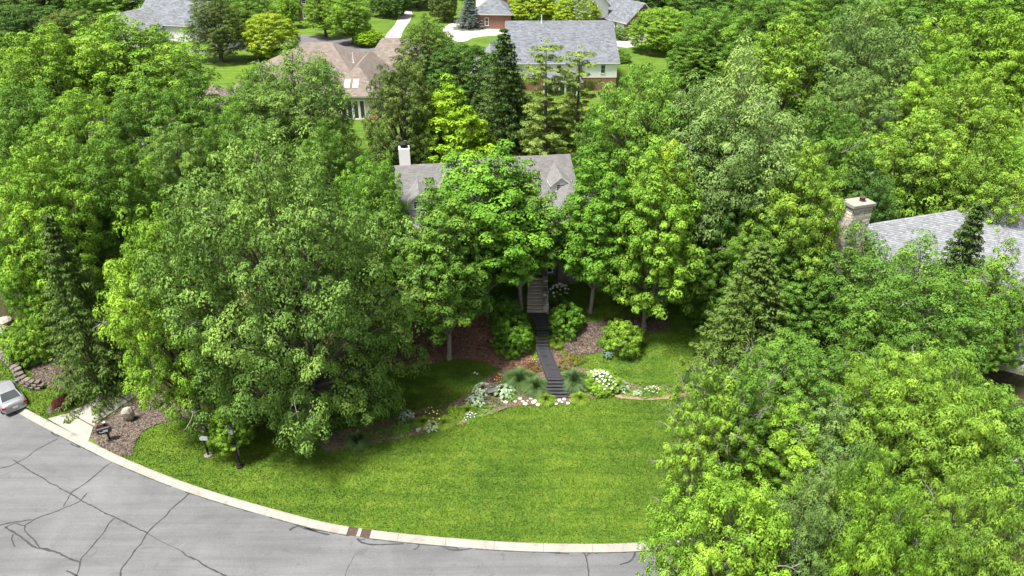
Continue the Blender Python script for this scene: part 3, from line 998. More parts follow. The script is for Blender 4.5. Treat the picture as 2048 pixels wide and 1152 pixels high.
def stone_mesh(name, mat, seed):
    rnd = random.Random(seed)
    bm = bmesh.new()
    bmesh.ops.create_cube(bm, size=1.0)
    bmesh.ops.bevel(bm, geom=bm.edges[:], offset=0.10, segments=1, affect='EDGES')
    for v in bm.verts:
        v.co += Vector((rnd.uniform(-.05, .05), rnd.uniform(-.05, .05), rnd.uniform(-.05, .05)))
    me = bpy.data.meshes.new(name)
    bm.to_mesh(me); bm.free()
    at = me.attributes.new("var", 'FLOAT', 'FACE')
    at.data.foreach_set("value", np.full(len(me.polygons), rnd.random(), dtype=np.float32))
    me.materials.append(mat)
    return me
STONES = [stone_mesh("stone", M['stone'], k) for k in range(8)]
def lay_stones(parent, c, size, z0, z1, course, sides, lmin, lmax):
    """faces of a block with stones standing proud; sides: 'f' front(-y), 'l' left(-x), 'r' right(+x), 't' top"""
    hx, hy = size[0] / 2, size[1] / 2
    z = z0
    while z < z1 - 0.05:
        h = min(course * random.uniform(0.75, 1.25), z1 - z)
        for sd_c in sides:
            ext = hx if sd_c in 'f' else hy
            t = -ext - 0.03
            while t < ext:
                l = min(random.uniform(lmin, lmax), ext + 0.03 - t)
                if ext + 0.03 - t - l < lmin * 0.5: l = ext + 0.03 - t
                o = bpy.data.objects.new("stone", random.choice(STONES))
                COL.objects.link(o); o.parent = parent
                m = t + l / 2
                dp = random.uniform(0.16, 0.21)
                if sd_c == 'f': o.location = (c[0] + m, c[1] - hy, z + h / 2); o.scale = (l * 0.97, dp, h * 0.95)
                elif sd_c == 'l': o.location = (c[0] - hx, c[1] + m, z + h / 2); o.scale = (dp, l * 0.97, h * 0.95)
                else: o.location = (c[0] + hx, c[1] + m, z + h / 2); o.scale = (dp, l * 0.97, h * 0.95)
                t += l
        z += h
lay_stones(ch, (chx, chy), (1.76, 1.14), 2.8, 11.7, 0.24, 'fl', 0.35, 0.75)
plain_box(h2, "chimney_cap", (chx, chy, 11.92), (2.15, 1.5, 0.24), M['concrete'])
mb = MB(); mb.lathe([(0.2, 12.0), (0.2, 12.3), (0.27, 12.32), (0.27, 12.38)], (chx + 0.3, chy, 0), 8)
mb.build("flue", M['iron'], h2)
flatp = [ray(a, b, 1.9)[:2] for a, b in ((1935, 690), (1950, 650), (2060, 640), (2060, 720), (1960, 700))]
struct(sheet("patio", flatp, M['fardrive'], 0.7, lambda x, y: terrain(x, y) + 0.06))

# --- the white house with the blue-grey roof
h3 = empty("white_siding_house", (8.4, 137.0, 4.0), R(1.5))
tag(h3, "long white-sided house with a wide blue-grey shingle roof behind the pines", "house")
walls(h3, -9.2, 9.4, -10.6, 10.6, -1, 2.3, M['brick'], name="brick_wall")
walls(h3, -9.25, 9.45, -10.65, 10.65, 2.3, 5.0, M['siding'], 'x', 10.0)
roof_part(h3, gable_planes(-9.2, 9.4, -10.6, 10.6, 5.1, 10.0, 'x', 0.45), M['blueroof'], M['white'], 0.3, 0.5)
for x in (-3.4, -0.6, 3.0, 7.0):
    window(h3, (x, -10.654, 3.75), FX, 0.7, 1.35, 1, 2, fr=0.06)
for k in range(5):
    window(h3, (-2.2 + k * 1.05, -12.604, 0.9), FX, 0.75, 1.9, 1, 1, fr=0.16)
walls(h3, -3.2, 3.0, -12.6, -10.5, -1, 2.2, M['white'], name="sunroom_wall")
roof_part(h3, [((-3.6, -13.0, 2.2), (3.4, -13.0, 2.2), (2.6, -10.6, 3.0), (-2.8, -10.6, 3.0))], M['blueroof'], M['white'], 0.3, 0.5, name="sunroom_roof")
vent_pipe(h3, (-3.1, -0.6, 9.7), 1.3)
vent_pipe(h3, (7.2, -6.0, 7.0), 0.3)
vent_pipe(h3, (-3.4, -5.5, 7.3), 0.25, M['black'])
vent_pipe(h3, (-5.0, -8.0, 6.2), 0.25)
walls(h3, -15.5, -9.3, -7, 3, -1, 2.6, M['siding'], 'y', 5.4, name="garage_wall")
roof_part(h3, gable_planes(-15.5, -9.3, -7, 3, 2.7, 5.4, 'y', 0.4), M['blueroof'], M['white'], 0.3, 0.5, name="garage_roof")

# --- the brown hip-roofed house
h4 = empty("brown_roof_house", (-30.0, 123.0, 4.0), 0)
tag(h4, "sprawling house with brown hipped shingle roof and white sunroom windows", "house")
walls(h4, -14, 6.5, -10.5, 12, -1, 3.4, M['cream'])
roof_part(h4, hip_planes(-14, 6.5, -10.5, 12, 3.4, 8.5, (-4.2, 2.0), (-0.2, 2.0), 0.5), M['brownroof'], M['cream'], 0.32, 0.6)
walls(h4, 2.8, 9.4, -14.0, -4, -1, 3.8, M['cream'], name="sunroom_wall")
roof_part(h4, hip_planes(2.8, 9.4, -14.0, 2.0, 3.75, 7.1, (6.1, -8.5), (6.1, 2.5), 0.5), M['brownroof'], M['cream'], 0.32, 0.6, name="sunroom_roof")
for k in range(4):
    window(h4, (4.35 + k * 0.95, -14.004, 1.6), FX, 0.62, 2.7, 1, 1, fr=0.14)
for x in (4.9, 6.2):
    sk = MB()
    A = Vector((x, -13.2, 0)); zf = lambda y: 3.75 + (y + 14.5) * (3.35 / 6.0) + 0.10
    sk.face([(x - .42, -13.0, zf(-13.0)), (x + .42, -13.0, zf(-13.0)), (x + .42, -11.4, zf(-11.4)), (x - .42, -11.4, zf(-11.4))])
    sk.face([(x - .42, -13.0, zf(-13.0) - .2), (x + .42, -13.0, zf(-13.0) - .2), (x + .42, -13.0, zf(-13.0)), (x - .42, -13.0, zf(-13.0))])
    sk.build("skylight", M['lamp_glass'], h4)
walls(h4, 4.0, 17.0, 2, 16, -1, 3.3, M['cream'], name="wing_wall")
roof_part(h4, hip_planes(4.0, 17.0, 2, 16, 3.3, 8.0, (7.2, 8.6), (12.0, 8.8), 0.5), M['brownroof'], M['cream'], 0.32, 0.6, name="wing_roof")
walls(h4, -18.5, -13.0, -15.5, -9, -1, 2.9, M['cream'], name="bay_wall")
roof_part(h4, hip_planes(-18.5, -13.0, -15.5, -9, 2.9, 4.9, (-15.9, -12.3), (-15.6, -12.3), 0.5), M['brownroof'], M['cream'], 0.32, 0.6, name="bay_roof")
vent_pipe(h4, (4.0, -2.0, 6.0), 1.5)
plain_box(h4, "patio_chair", (8.9, -14.8, 0.6), (0.8, 0.8, 1.3), M['flower_orange'], 0.3, (0.7, 0.5))

# --- brick houses at the top
bx, by, _ = ray(985, 58, 4)
h5 = empty("brick_hip_house", (bx, by, 4.0), R(-4))
tag(h5, "red brick house with hipped grey roof and white garage doors at top centre", "house")
walls(h5, -4.6, 4.6, 0, 10, -0.5, 3.5, M['brick'])
roof_part(h5, hip_planes(-4.6, 4.6, 0, 10, 3.5, 7.0, (-0.1, 5), (0.1, 5), 0.5), M['blueroof'], M['white'], 0.4, 0.7)
walls(h5, -5, 24, 8, 20, -0.5, 7.2, M['brick'], name="main_wall")
roof_part(h5, hip_planes(-5, 24, 8, 20, 7.2, 12, (2, 14), (17, 14), 0.5), M['blueroof'], M['white'], 0.4, 0.7, name="main_roof")
walls(h5, -4.9, -0.6, 7.8, 9, 4.0, 7.1, M['white'], name="upper_wall")
for x, yy in ((-4.63, 2.4), (-4.63, 6.4)):
    plain_box(h5, "garage_door", (x, yy, 1.2), (0.1, 2.9, 2.4), M['white'])
window(h5, (-1.4, -0.004, 1.7), FX, 0.75, 1.7, 1, 2)
for x in (6, 10, 15, 20):
    window(h5, (x, 7.996, 5.5), FX, 1.0, 1.5, 2, 2)
bx, by, _ = ray(1252, 72, 4)
h6 = empty("brick_gable_house", (bx, by, 4.0), R(28))
tag(h6, "red brick house with white gable and grey roof at top right of centre", "house")
walls(h6, 0, 9, 0, 13, -0.5, 3.2, M['brick'], 'y', 7.0)
roof_part(h6, gable_planes(0, 9, 0, 13, 3.3, 7.1, 'y', 0.5), M['blueroof'], M['white'], 0.4, 0.7)
window(h6, (2.6, -0.004, 1.7), FX, 0.8, 1.6, 1, 2, arch=True)
window(h6, (6.4, -0.004, 1.7), FX, 0.8, 1.6, 1, 2, arch=True)
window(h6, (4.5, -0.004, 4.9), FX, 0.7, 1.2, 1, 2)
for yy in (2.6, 6.2):
    plain_box(h6, "garage_door", (-0.03, yy, 1.25), (0.1, 3.0, 2.5), M['white'])
walls(h6, -9, 0.5, 8.5, 18, -0.5, 6.0, M['brick'], name="rear_wall")
roof_part(h6, gable_planes(-9, 0.5, 8.5, 18, 6.0, 10.5, 'y', 0.5), M['blueroof'], M['white'], 0.4, 0.7, name="rear_roof")
walls(h6, -8.9, 0.4, 8.4, 8.6, 3.0, 5.9, M['white'], 'y', 10.3, name="white_gable")
bx, by, _ = ray(582, 42, 4)
h7 = empty("dark_brick_house", (bx, by, 4.0), R(3))
tag(h7, "dark brick house front with white windows behind the bright maples at the top", "house")
walls(h7, -1, 16, 0, 12, -0.5, 6.8, M['darkbrick'])
roof_part(h7, gable_planes(-1, 16, 0, 12, 6.8, 11, 'x', 0.5), M['greyroof'], M['white'], 0.4, 0.7)
for x in (1.2, 3.9, 7, 10, 13):
    window(h7, (x, -0.004, 1.7), FX, 0.95, 1.9, 2, 3)
    window(h7, (x, -0.004, 5.0), FX, 0.95, 1.5, 2, 3)
bx, by, _ = ray(330, 45, 8)
h8 = empty("pale_roof_house", (bx, by, 4.0), R(-14))
tag(h8, "white house with pale grey gable roofs between the top left trees", "house")
walls(h8, -8, 8, 0, 12, -0.5, 3.8, M['siding'], 'x', 8.0)
roof_part(h8, gable_planes(-8, 8, 0, 12, 3.9, 8.0, 'x', 0.5), M['blueroof'], M['white'], 0.4, 0.7)
walls(h8, -9, -1, -8, 2, -0.5, 3.4, M['siding'], 'y', 7.0, name="gable_wall")
roof_part(h8, gable_planes(-9, -1, -8, 2, 3.5, 7.0, 'y', 0.5), M['paleroof'], M['white'], 0.4, 0.7, name="gable_roof")
vent_pipe(h8, (-5.8, 0, 6.2), 0.9)
bx, by, _ = ray(270, 6, 8)
h9 = empty("slate_roof_house", (bx, by, 4.0), R(4))
tag(h9, "dark slate-blue roofed house at the top edge left", "house")
walls(h9, -14, 8, 0, 12, -0.5, 4.4, M['cream'])
roof_part(h9, hip_planes(-14, 8, 0, 12, 4.4, 8.6, (-8, 6), (2, 6), 0.6), M['blueroof'], M['white'], 0.4, 0.7)
bx, by, _ = ray(250, 300, 7)
h10 = empty("brown_cottage", (bx - 3, by, 4.0), R(12))
tag(h10, "low house with brown roof glimpsed through the trees at far left", "house")
walls(h10, -7, 5, 0, 9, -0.5, 3.0, M['cream'])
roof_part(h10, hip_planes(-7, 5, 0, 9, 3.0, 5.8, (-3, 4.5), (1, 4.5), 0.5), M['brownroof'], M['cream'], 0.3, 0.6)

# ------------------------------------------------------------------ trees
def unit(v):
    return v / np.maximum(np.linalg.norm(v, axis=-1, keepdims=True), 1e-9)

def leaves(pos, nrm, dr, size, aspect, fold=0.16):
    """rhombic, slightly folded leaves: (n,4,3)"""
    nrm = unit(nrm)
    dr = unit(dr - nrm * np.sum(dr * nrm, axis=1, keepdims=True))
    w = np.cross(nrm, dr)
    L = size[:, None] * 0.5; W = (size * aspect)[:, None] * 0.5
    off = dr * (L * 0.15)
    return np.stack([pos - dr * L, pos + w * W - off + nrm * (W * fold * 2), pos + dr * L - nrm * (L * 0.25), pos - w * W - off + nrm * (W * fold * 2)], axis=1)

def tufts(rng, c, out, r, n, size, aspect, droop, flat=0.72, vbase=None, fill=0.66, nz=0.27):
    """c (m,3) tuft centres, out (m,3) outward dirs, r (m,) radii; n leaves on each"""
    m = len(c)
    ax = unit(out * 0.6 + np.array([0, 0, 0.75]))
    u = unit(rng.normal(0, 1, (m, n, 3)) + 0.95 * ax[:, None, :])
    rad = r[:, None, None] * (fill + (1 - fill) * rng.random((m, n, 1)) ** 0.6) * (1 + 0.22 * np.sin(u[..., :1] * 5 + np.arange(m)[:, None, None]) * np.sin(u[..., 1:2] * 5 + 2.0 * np.arange(m)[:, None, None]))
    o = u * rad
    o[..., 2] *= flat
    pos = (c[:, None, :] + o).reshape(-1, 3)
    uu = u.reshape(-1, 3)
    nr = unit(uu * 1.0 + np.array([0, 0, 0.35]) + rng.normal(0, nz, uu.shape))
    hz = uu.copy(); hz[:, 2] = 0
    dr = unit(hz + rng.normal(0, 0.45, uu.shape) + np.array([0, 0, -droop]))
    sz = size * rng.uniform(0.7, 1.3, len(pos))
    v = leaves(pos, nr, dr, sz, aspect)
    tv = rng.normal(0.5, 0.13, m) if vbase is None else vbase
    var = np.clip(np.repeat(tv, n) + rng.normal(0, 0.12, m * n), 0, 1)
    return v, var

def limb(mb, rng, a, b, r0, r1, seg=5, sag=0.0, wob=0.12, sides=5):
    a, b = np.array(a, float), np.array(b, float)
    L = np.linalg.norm(b - a)
    pts, rad = [], []
    w = rng.normal(0, wob * L * 0.35, 3)
    for i in range(seg + 1):
        t = i / seg
        p = a + (b - a) * t + w * math.sin(math.pi * t) * 0.6
        p[2] += sag * L * math.sin(math.pi * t)
        pts.append(p); rad.append(r0 + (r1 - r0) * t)
    mb.tube([tuple(p) for p in pts], rad, sides, cap=False)
    return pts

class Proto:
    def __init__(s, trunk, crown, H, Rr, extra=None):
        s.trunk, s.crown, s.H, s.R, s.extra = trunk, crown, H, Rr, extra

def broadleaf(seed, H, Rc, zb, n_lobe, n_tuft, tr, n_leaf, size, aspect, droop=0.5, lobe_amp=0.30, top=0.0, shape=1.0, inner=0.18, bare=0, flat=0.72, bark='bark', trunk_r=None, vspread=0.16, layer=0.0):
    """crown of leaf tufts on the lobed envelope of an ellipsoid from zb to H"""
    rng = np.random.default_rng(seed)
    zc = zb + (H - zb) * (0.46 + top); up, dn = H - zc, zc - zb
    n_lobe = int(n_lobe * 2.1)
    # lobes spread over the sphere, one always at the apex
    cand = unit(rng.normal(0, 1, (n_lobe * 6, 3)) + np.array([0, 0, 0.25]))
    cand[0] = unit(np.array([rng.normal(0, 0.15), rng.normal(0, 0.15), 1.0]))
    kl, ml = [0], np.full(len(cand), 9.0)
    for _ in range(n_lobe - 1):
        ml = np.minimum(ml, np.linalg.norm(cand - cand[kl[-1]], axis=1)); kl.append(int(np.argmax(ml * rng.uniform(0.6, 1.0, len(cand)))))
    ld = cand[kl]
    la = rng.uniform(0.45, 1.0, n_lobe); la[0] = 1.0
    sig = rng.uniform(0.75, 1.15, n_lobe) * 1.9 / math.sqrt(n_lobe)
    ph = rng.uniform(0, 6.28, 3)
    def bumps(d):
        cs = np.clip(d @ ld.T, -1, 1)
        return np.max(la * np.exp(-(np.arccos(cs) / sig) ** 2), axis=1)
    def envelope(d):
        az = np.arctan2(d[:, 1], d[:, 0])
        asym = 1 + (0.09 * np.cos(2 * az + ph[0]) + 0.07 * np.cos(3 * az + ph[1] + 2 * d[:, 2])) * np.sqrt(1 - np.clip(d[:, 2], -1, 1) ** 2)
        return (1 - lobe_amp + lobe_amp * bumps(d)) * asym
    nc = n_tuft * 5
    d = unit(rng.normal(0, 1, (nc, 3)) + np.array([0, 0, 0.15]))
    bb = bumps(d)
    ok = rng.random(nc) < np.clip((bb - 0.14) / 0.40, 0.04, 1)
    d = d[ok]; bb = bb[ok]; nc = len(d)
    e = envelope(d)
    rr = e * np.where(rng.random(nc) < inner, rng.uniform(0.35, 0.75, nc), rng.uniform(0.86, 1.0, nc))
    def place(d, rr):
        z = d[:, 2]
        hr = Rc * np.where(z > 0, (np.maximum(1 - z * z, 0.0)) ** (0.5 * shape) / np.maximum(np.sqrt(1 - z * z), 1e-3), (1 - np.abs(z) ** 4 * 0.75) ** 0.5 / np.maximum(np.sqrt(1 - z * z), 0.55))
        return np.column_stack([d[:, 0] * rr * hr, d[:, 1] * rr * hr, zc + z * rr * np.where(z > 0, up, dn)])
    c = place(d, rr)
    keep, md = [0], np.full(nc, 1e9)          # spread the tufts so that gaps stay between them
    for _ in range(n_tuft - 1):
        md = np.minimum(md, np.linalg.norm(c - c[keep[-1]], axis=1))
        keep.append(int(np.argmax(md)))
    c, d, rr = c[keep], d[keep], rr[keep]
    if layer:
        q = np.round(c[:, 2] / layer) * layer
        c[:, 2] = c[:, 2] * 0.35 + q * 0.65
    out = unit(c - np.array([0, 0, zc - dn * 0.3]))
    r = tr * rng.uniform(0.65, 1.35, n_tuft)
    lob = np.argmax((d @ ld.T) - (1 - la) * 0.2, axis=1)
    lv = rng.normal(0, vspread * 0.7, n_lobe)
    vb = np.clip(0.5 + lv[lob] + rng.normal(0, vspread, n_tuft), 0.05, 0.98)
    v, var = tufts(rng, c, out, r, n_leaf, size, aspect, droop, flat, vb)
    crown = np_quads("crown", v, var, M['leaf'])
    mb = MB()
    rt = trunk_r or 0.022 * H
    tip = (rng.normal(0, 0.3), rng.normal(0, 0.3), zb + (H - zb) * 0.72)
    tp = limb(mb, rng, (0, 0, -0.4), tip, rt, rt * 0.22, 9, 0, 0.05, 8)
    mb.tube([(0, 0, -0.4), (0, 0, 0.35)], [rt * 1.6, rt * 1.02], 8, cap=False)
    ends = []
    for k in range(n_lobe):
        p = place(ld[k:k + 1], np.array([envelope(ld[k:k + 1])[0] * 0.8]))[0]
        s = min(len(tp) - 2, max(2, int(len(tp) * min(0.8, max(0.28, 0.62 * p[2] / H)))))
        pts = limb(mb, rng, tp[s], p, rt * 0.42, rt * 0.08, 6, 0.04, 0.2, 5)
        ends.append(pts)
    pick = rng.choice(n_tuft, min(n_tuft, 130), replace=False)
    for k in pick:
        pts = ends[lob[k]]
        j = rng.integers(2, len(pts))
        limb(mb, rng, pts[j], c[k], rt * 0.10, rt * 0.03, 3, 0.03, 0.2, 3)
    trunk = mb.mesh("trunk", M[bark], True)
    extra = None
    if bare:
        tb = MB()
        for k in range(bare):
            q = rng.integers(0, n_tuft)
            a = c[q] * np.array([0.8, 0.8, 1.0])
            b = c[q] + out[q] * rng.uniform(0.7, 1.5)
            pts = limb(tb, rng, a, b, 0.045, 0.012, 4, 0.02, 0.3, 4)
            for _ in range(7):
                j = rng.integers(1, len(pts))
                e2 = pts[j] + unit(out[q] + rng.normal(0, 0.6, 3)) * rng.uniform(0.3, 0.9)
                limb(tb, rng, pts[j], e2, 0.02, 0.006, 3, 0, 0.3, 3)
        extra = tb.mesh("bare_twigs", M['palebark'])
    return Proto(trunk, crown, H, Rc, extra)

def spruce(seed, H, Rc, whorls, per, droop=0.25, fan=1.0, size=0.30, zb=0.4, power=0.9, up=0.0, n_spray=30, aspect=0.26, hang=0.9):
    rng = np.random.default_rng(seed)
    mb = MB()
    mb.tube([(0, 0, -0.4), (0, 0, H * 0.5), (0, 0, H)], [0.016 * H, 0.010 * H, 0.01], 7, cap=False)
    V, A = [], []
    for w in range(whorls):
        f = (w + rng.uniform(-0.3, 0.3)) / whorls
        z = zb + (H - zb) * f
        L0 = Rc * (1 - f) ** power + 0.18
        n = max(4, int(per * (0.6 + 0.4 * (1 - f))))
        for k in range(n):
            an = 2 * math.pi * (k + rng.uniform(-0.3, 0.3)) / n + w * 0.7
            L = L0 * rng.uniform(0.78, 1.12)
            dx = np.array([math.cos(an), math.sin(an), 0]); sx = np.array([-math.sin(an), math.cos(an), 0])
            bz = lambda t: z + L * (up * t - droop * t + 0.30 * droop * t * t * 1.6)
            mb.tube([tuple(np.array([0, 0, z]) + dx * (L * t) + np.array([0, 0, bz(t) - z])) for t in (0, 0.5, 1.0)], [0.022, 0.013, 0.005], 3, cap=False)
            ns = int(n_spray * (0.35 + 0.65 * L / Rc))
            t = 0.12 + 0.9 * rng.random(ns) ** 0.75
            side = rng.choice([-1, 1], ns) * rng.random(ns)
            wid = L * 0.26 * fan * (1.12 - t) + 0.10
            pos = dx * (L * t)[:, None] + sx * (side * wid)[:, None]
            pos[:, 2] = np.array([bz(x) for x in t]) - np.abs(side) * wid * 0.35 * hang - rng.random(ns) * 0.10
            nr = unit(np.array([0, 0, 1.0]) + sx * (side * 0.6)[:, None] + rng.normal(0, 0.3, (ns, 3)))
            dr = unit(dx * 0.7 + sx * (np.sign(side) * 0.9)[:, None] + np.array([0, 0, -0.55 * hang]) + rng.normal(0, 0.3, (ns, 3)))
            V.append(leaves(pos, nr, dr, size * rng.uniform(0.7, 1.4, ns), aspect))
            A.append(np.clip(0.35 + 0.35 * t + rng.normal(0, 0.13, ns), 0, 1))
            nh = ns // 2                       # hanging curtains of twigs below the branch
            ph = pos[:nh] + np.array([0, 0, -0.12]); dh = unit(np.array([0, 0, -1.0]) + dx * 0.35 + rng.normal(0, 0.25, (nh, 3)))
            V.append(leaves(ph, unit(dx + rng.normal(0, 0.6, (nh, 3))), dh, size * 1.15 * rng.uniform(0.7, 1.3, nh), aspect))
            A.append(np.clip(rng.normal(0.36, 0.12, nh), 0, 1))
    crown = np_quads("crown", np.concatenate(V), np.concatenate(A), M['leaf'])
    return Proto(mb.mesh("trunk", M['bark'], True), crown, H, Rc)

def pine(seed, H, Rc, whorls, per, zb, size=0.36, sparse=1.0, power=0.6):
    """long-needled pine: tiers of upturned plumes"""
    rng = np.random.default_rng(seed)
    mb = MB()
    mb.tube([(0, 0, -0.4), (0.1, 0, H * 0.5), (0, 0.1, H * 0.98)], [0.016 * H, 0.011 * H, 0.02], 7, cap=False)
    C, O, RR = [], [], []
    for w in range(whorls):
        f = (w + rng.uniform(-0.15, 0.15)) / whorls
        z = zb + (H - zb) * f
        L0 = Rc * (1 - f) ** power * rng.uniform(0.75, 1.1) + 0.3
        n = max(3, int(per * (0.55 + 0.45 * (1 - f)) * sparse))
        for k in range(n):
            an = 2 * math.pi * (k + rng.uniform(-0.35, 0.35)) / n + w
            L = L0 * rng.uniform(0.65, 1.12)
            dx = np.array([math.cos(an), math.sin(an), 0])
            p0 = np.array([0, 0, z]); p1 = p0 + dx * L + np.array([0, 0, L * 0.16])
            limb(mb, rng, p0, p1, 0.05, 0.015, 4, -0.04, 0.08, 4)
            m = max(2, int(L / 0.33))
            for i in range(m):
                t = 0.35 + 0.65 * (i + rng.random()) / m
                p = p0 + (p1 - p0) * t + np.array([rng.normal(0, 0.25), rng.normal(0, 0.25), rng.normal(0.05, 0.06)])
                C.append(p); O.append(dx); RR.append(0.44 * rng.uniform(0.8, 1.25))
    C.append(np.array([0, 0, H])); O.append(np.array([0, 0, 1.0])); RR.append(0.4)
    v, var = tufts(rng, np.array(C), np.array(O), np.array(RR), 56, size, 0.22, -0.35, 0.45, fill=0.25)
    crown = np_quads("crown", v, var, M['leaf'])
    return Proto(mb.mesh("trunk", M['bark'], True), crown, H, Rc)

PR = {
    'ash':    broadleaf(11, 20.0, 8.6, -1.3, 34, 1100, 0.68, 118, 0.168, 0.60, 0.35, 0.47, 0.0, 0.85, 0.14, 14, 0.85),
    'ash2':   broadleaf(12, 16.0, 7.0, 0.8, 24, 640, 0.66, 112, 0.168, 0.58, 0.35, 0.50, 0.0, 0.95, 0.16, 12, 0.82),
    'maple':  broadleaf(21, 15.0, 5.6, 1.2, 24, 500, 0.56, 122, 0.150, 0.80, 0.45, 0.44, 0.0, 1.0, 0.16, 5, layer=0.9),
    'maple2': broadleaf(22, 15.0, 5.4, 0.5, 20, 480, 0.60, 122, 0.154, 0.75, 0.5, 0.48, 0.02, 1.05, 0.16, 5),
    'maple3': broadleaf(23, 14.0, 6.0, 0.9, 28, 540, 0.58, 122, 0.150, 0.75, 0.4, 0.46, -0.03, 0.85, 0.16, 6),
    'oval':   broadleaf(31, 13.0, 3.4, 2.4, 16, 330, 0.47, 120, 0.145, 0.80, 0.4, 0.46, -0.06, 1.15, 0.16, layer=0.8, bark='palebark', trunk_r=0.17),
    'oval2':  broadleaf(32, 13.0, 3.8, 0.7, 18, 400, 0.48, 120, 0.145, 0.78, 0.4, 0.46, -0.06, 1.2, 0.16, layer=0.7, bark='palebark', trunk_r=0.17),
    'dense':  broadleaf(41, 9.0, 4.4, 0.3, 30, 560, 0.44, 98, 0.15, 0.7, 0.35, 0.20, 0.0, 0.9, 0.06),
    'conic':  broadleaf(51, 12.0, 4.2, 0.3, 22, 430, 0.50, 108, 0.165, 0.8, 0.5, 0.32, -0.22, 1.9, 0.12, layer=0.8),
    'locust': broadleaf(61, 13.0, 6.6, 0.6, 30, 620, 0.60, 122, 0.20, 0.34, 0.7, 0.50, 0.0, 0.85, 0.14, 6, 0.78),
    'sparse': broadleaf(71, 12.0, 4.6, 1.6, 18, 240, 0.50, 110, 0.165, 0.7, 0.5, 0.60, 0.0, 0.9, 0.25, 60, bark='palebark', trunk_r=0.15),
    'wispy':  broadleaf(72, 9.0, 4.6, 0.5, 20, 330, 0.52, 100, 0.18, 0.36, 0.6, 0.50, 0.0, 0.9, 0.20, 25),
    'olive':  broadleaf(81, 14.0, 4.2, 0.5, 24, 540, 0.44, 105, 0.145, 0.62, 0.3, 0.30, -0.08, 1.25, 0.10),
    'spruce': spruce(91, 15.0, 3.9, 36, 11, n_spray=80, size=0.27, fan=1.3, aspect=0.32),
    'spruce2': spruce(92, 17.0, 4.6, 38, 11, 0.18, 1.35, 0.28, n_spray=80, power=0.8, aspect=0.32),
    'pine':   pine(93, 13.0, 4.4, 18, 10, 0.6, 0.30),
    'thinpine': pine(94, 17.0, 2.9, 17, 7, 2.0, 0.30, 1.0, 0.45),
    'bush':   broadleaf(101, 2.4, 1.6, -0.5, 22, 180, 0.24, 92, 0.10, 0.55, 0.2, 0.22, 0.0, 0.85, 0.06, flat=0.8),
    'bush2':  broadleaf(102, 2.2, 1.5, -0.25, 18, 140, 0.26, 88, 0.10, 0.45, 0.5, 0.40, 0.0, 0.9, 0.06),
}

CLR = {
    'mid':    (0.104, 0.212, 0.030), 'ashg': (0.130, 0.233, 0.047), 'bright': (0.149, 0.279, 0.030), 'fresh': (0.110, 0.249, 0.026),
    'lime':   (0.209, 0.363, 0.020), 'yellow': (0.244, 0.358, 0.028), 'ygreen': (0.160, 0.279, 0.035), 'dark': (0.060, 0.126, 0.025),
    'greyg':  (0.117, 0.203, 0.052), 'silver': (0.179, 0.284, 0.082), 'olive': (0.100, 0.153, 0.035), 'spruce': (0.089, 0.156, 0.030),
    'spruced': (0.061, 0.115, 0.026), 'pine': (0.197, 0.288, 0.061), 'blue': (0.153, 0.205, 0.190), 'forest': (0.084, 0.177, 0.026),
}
PLACED = []
def put(proto, name, label, loc, H, Rr, col, group=None, rz=None, cat="tree", zs=1.0):
    p = PR[proto]
    root = empty(name, loc, random.uniform(0, 6.28) if rz is None else rz)
    tag(root, label, cat, group)
    sc = (Rr / p.R, Rr / p.R, H / p.H)
    c = CLR[col] if isinstance(col, str) else col
    k_ = random.uniform(0.92, 1.08); j = [k_ * random.uniform(0.975, 1.025), k_, k_ * random.uniform(0.95, 1.05)]
    for nm, me in (("trunk", p.trunk), ("crown", p.crown), ("bare_twigs", p.extra)):
        if me is None: continue
        o = link_mesh(nm, me, root)
        o.scale = sc
        if nm == "bare_twigs": o["kind"] = "stuff"
        o.color = (c[0] * j[0], c[1] * j[1], c[2] * j[2], 1)
    PLACED.append((name, loc, H, Rr))
    return root

def tree(proto, tx, ty, w, H, col, label, name="maple_tree", base=None, group=None, rz=None):
    """apex pixel (tx, ty), crown width in pixels; either a height H or the base pixel (bx, by)"""
    if base:
        g = ground_at(*base)
        x, y, zg = g
        a = CAM_PITCH + math.atan((ty - 576) / CAM_F)
        H = CAM_H - y * math.tan(a) - zg
    else:
        zg = 3.0
        for _ in range(25):
            x, y, s = ray(tx, ty, zg + H)
            zg = 0.5 * zg + 0.5 * terrain(x, y)
    d = y * math.cos(CAM_PITCH) + (CAM_H - zg - H * 0.55) * math.sin(CAM_PITCH)
    Rr = 1.10 * w / 2 / (CAM_F / d)
    return put(proto, name, label, (x, y, zg - 0.05), H, Rr, col, group, rz)

F_ = "trees of the wood on the right"
B_ = "trees around the houses at the back"
L_ = "trees on the left lot"
G_ = "trees in front of the grey house"
# left lot
tree('ash', 0, 225, 475, 0, 'ashg', "huge spreading green tree dominating the left half, overhanging the lawn", "ash_tree", base=(624, 852), group=L_, rz=0.4)
tree('maple', 0, 392, 265, 0, 'bright', "tall bright green maple left of the huge tree, beside the driveway", base=(408, 860), group=L_)
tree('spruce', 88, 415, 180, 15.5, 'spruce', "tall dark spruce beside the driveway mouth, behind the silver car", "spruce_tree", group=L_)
tree('maple2', 35, 275, 220, 17, 'bright', "bright yellow-green maple at the left edge beside the spruce", group=L_)
tree('maple3', 185, 245, 220, 15, 'mid', "mid green tree between the left edge maple and the huge tree", "broadleaf_tree", group=L_)
tree('maple3', 110, 330, 150, 12, 'fresh', "green tree just above the tip of the tall spruce", "broadleaf_tree", group=L_)
tree('maple2', 235, 12, 270, 18, 'bright', "tall fresh green maple at top left in front of the pale roofs", group=L_)
tree('maple3', 60, 40, 260, 17, 'bright', "broad fresh green maple in the top left corner", group=L_)
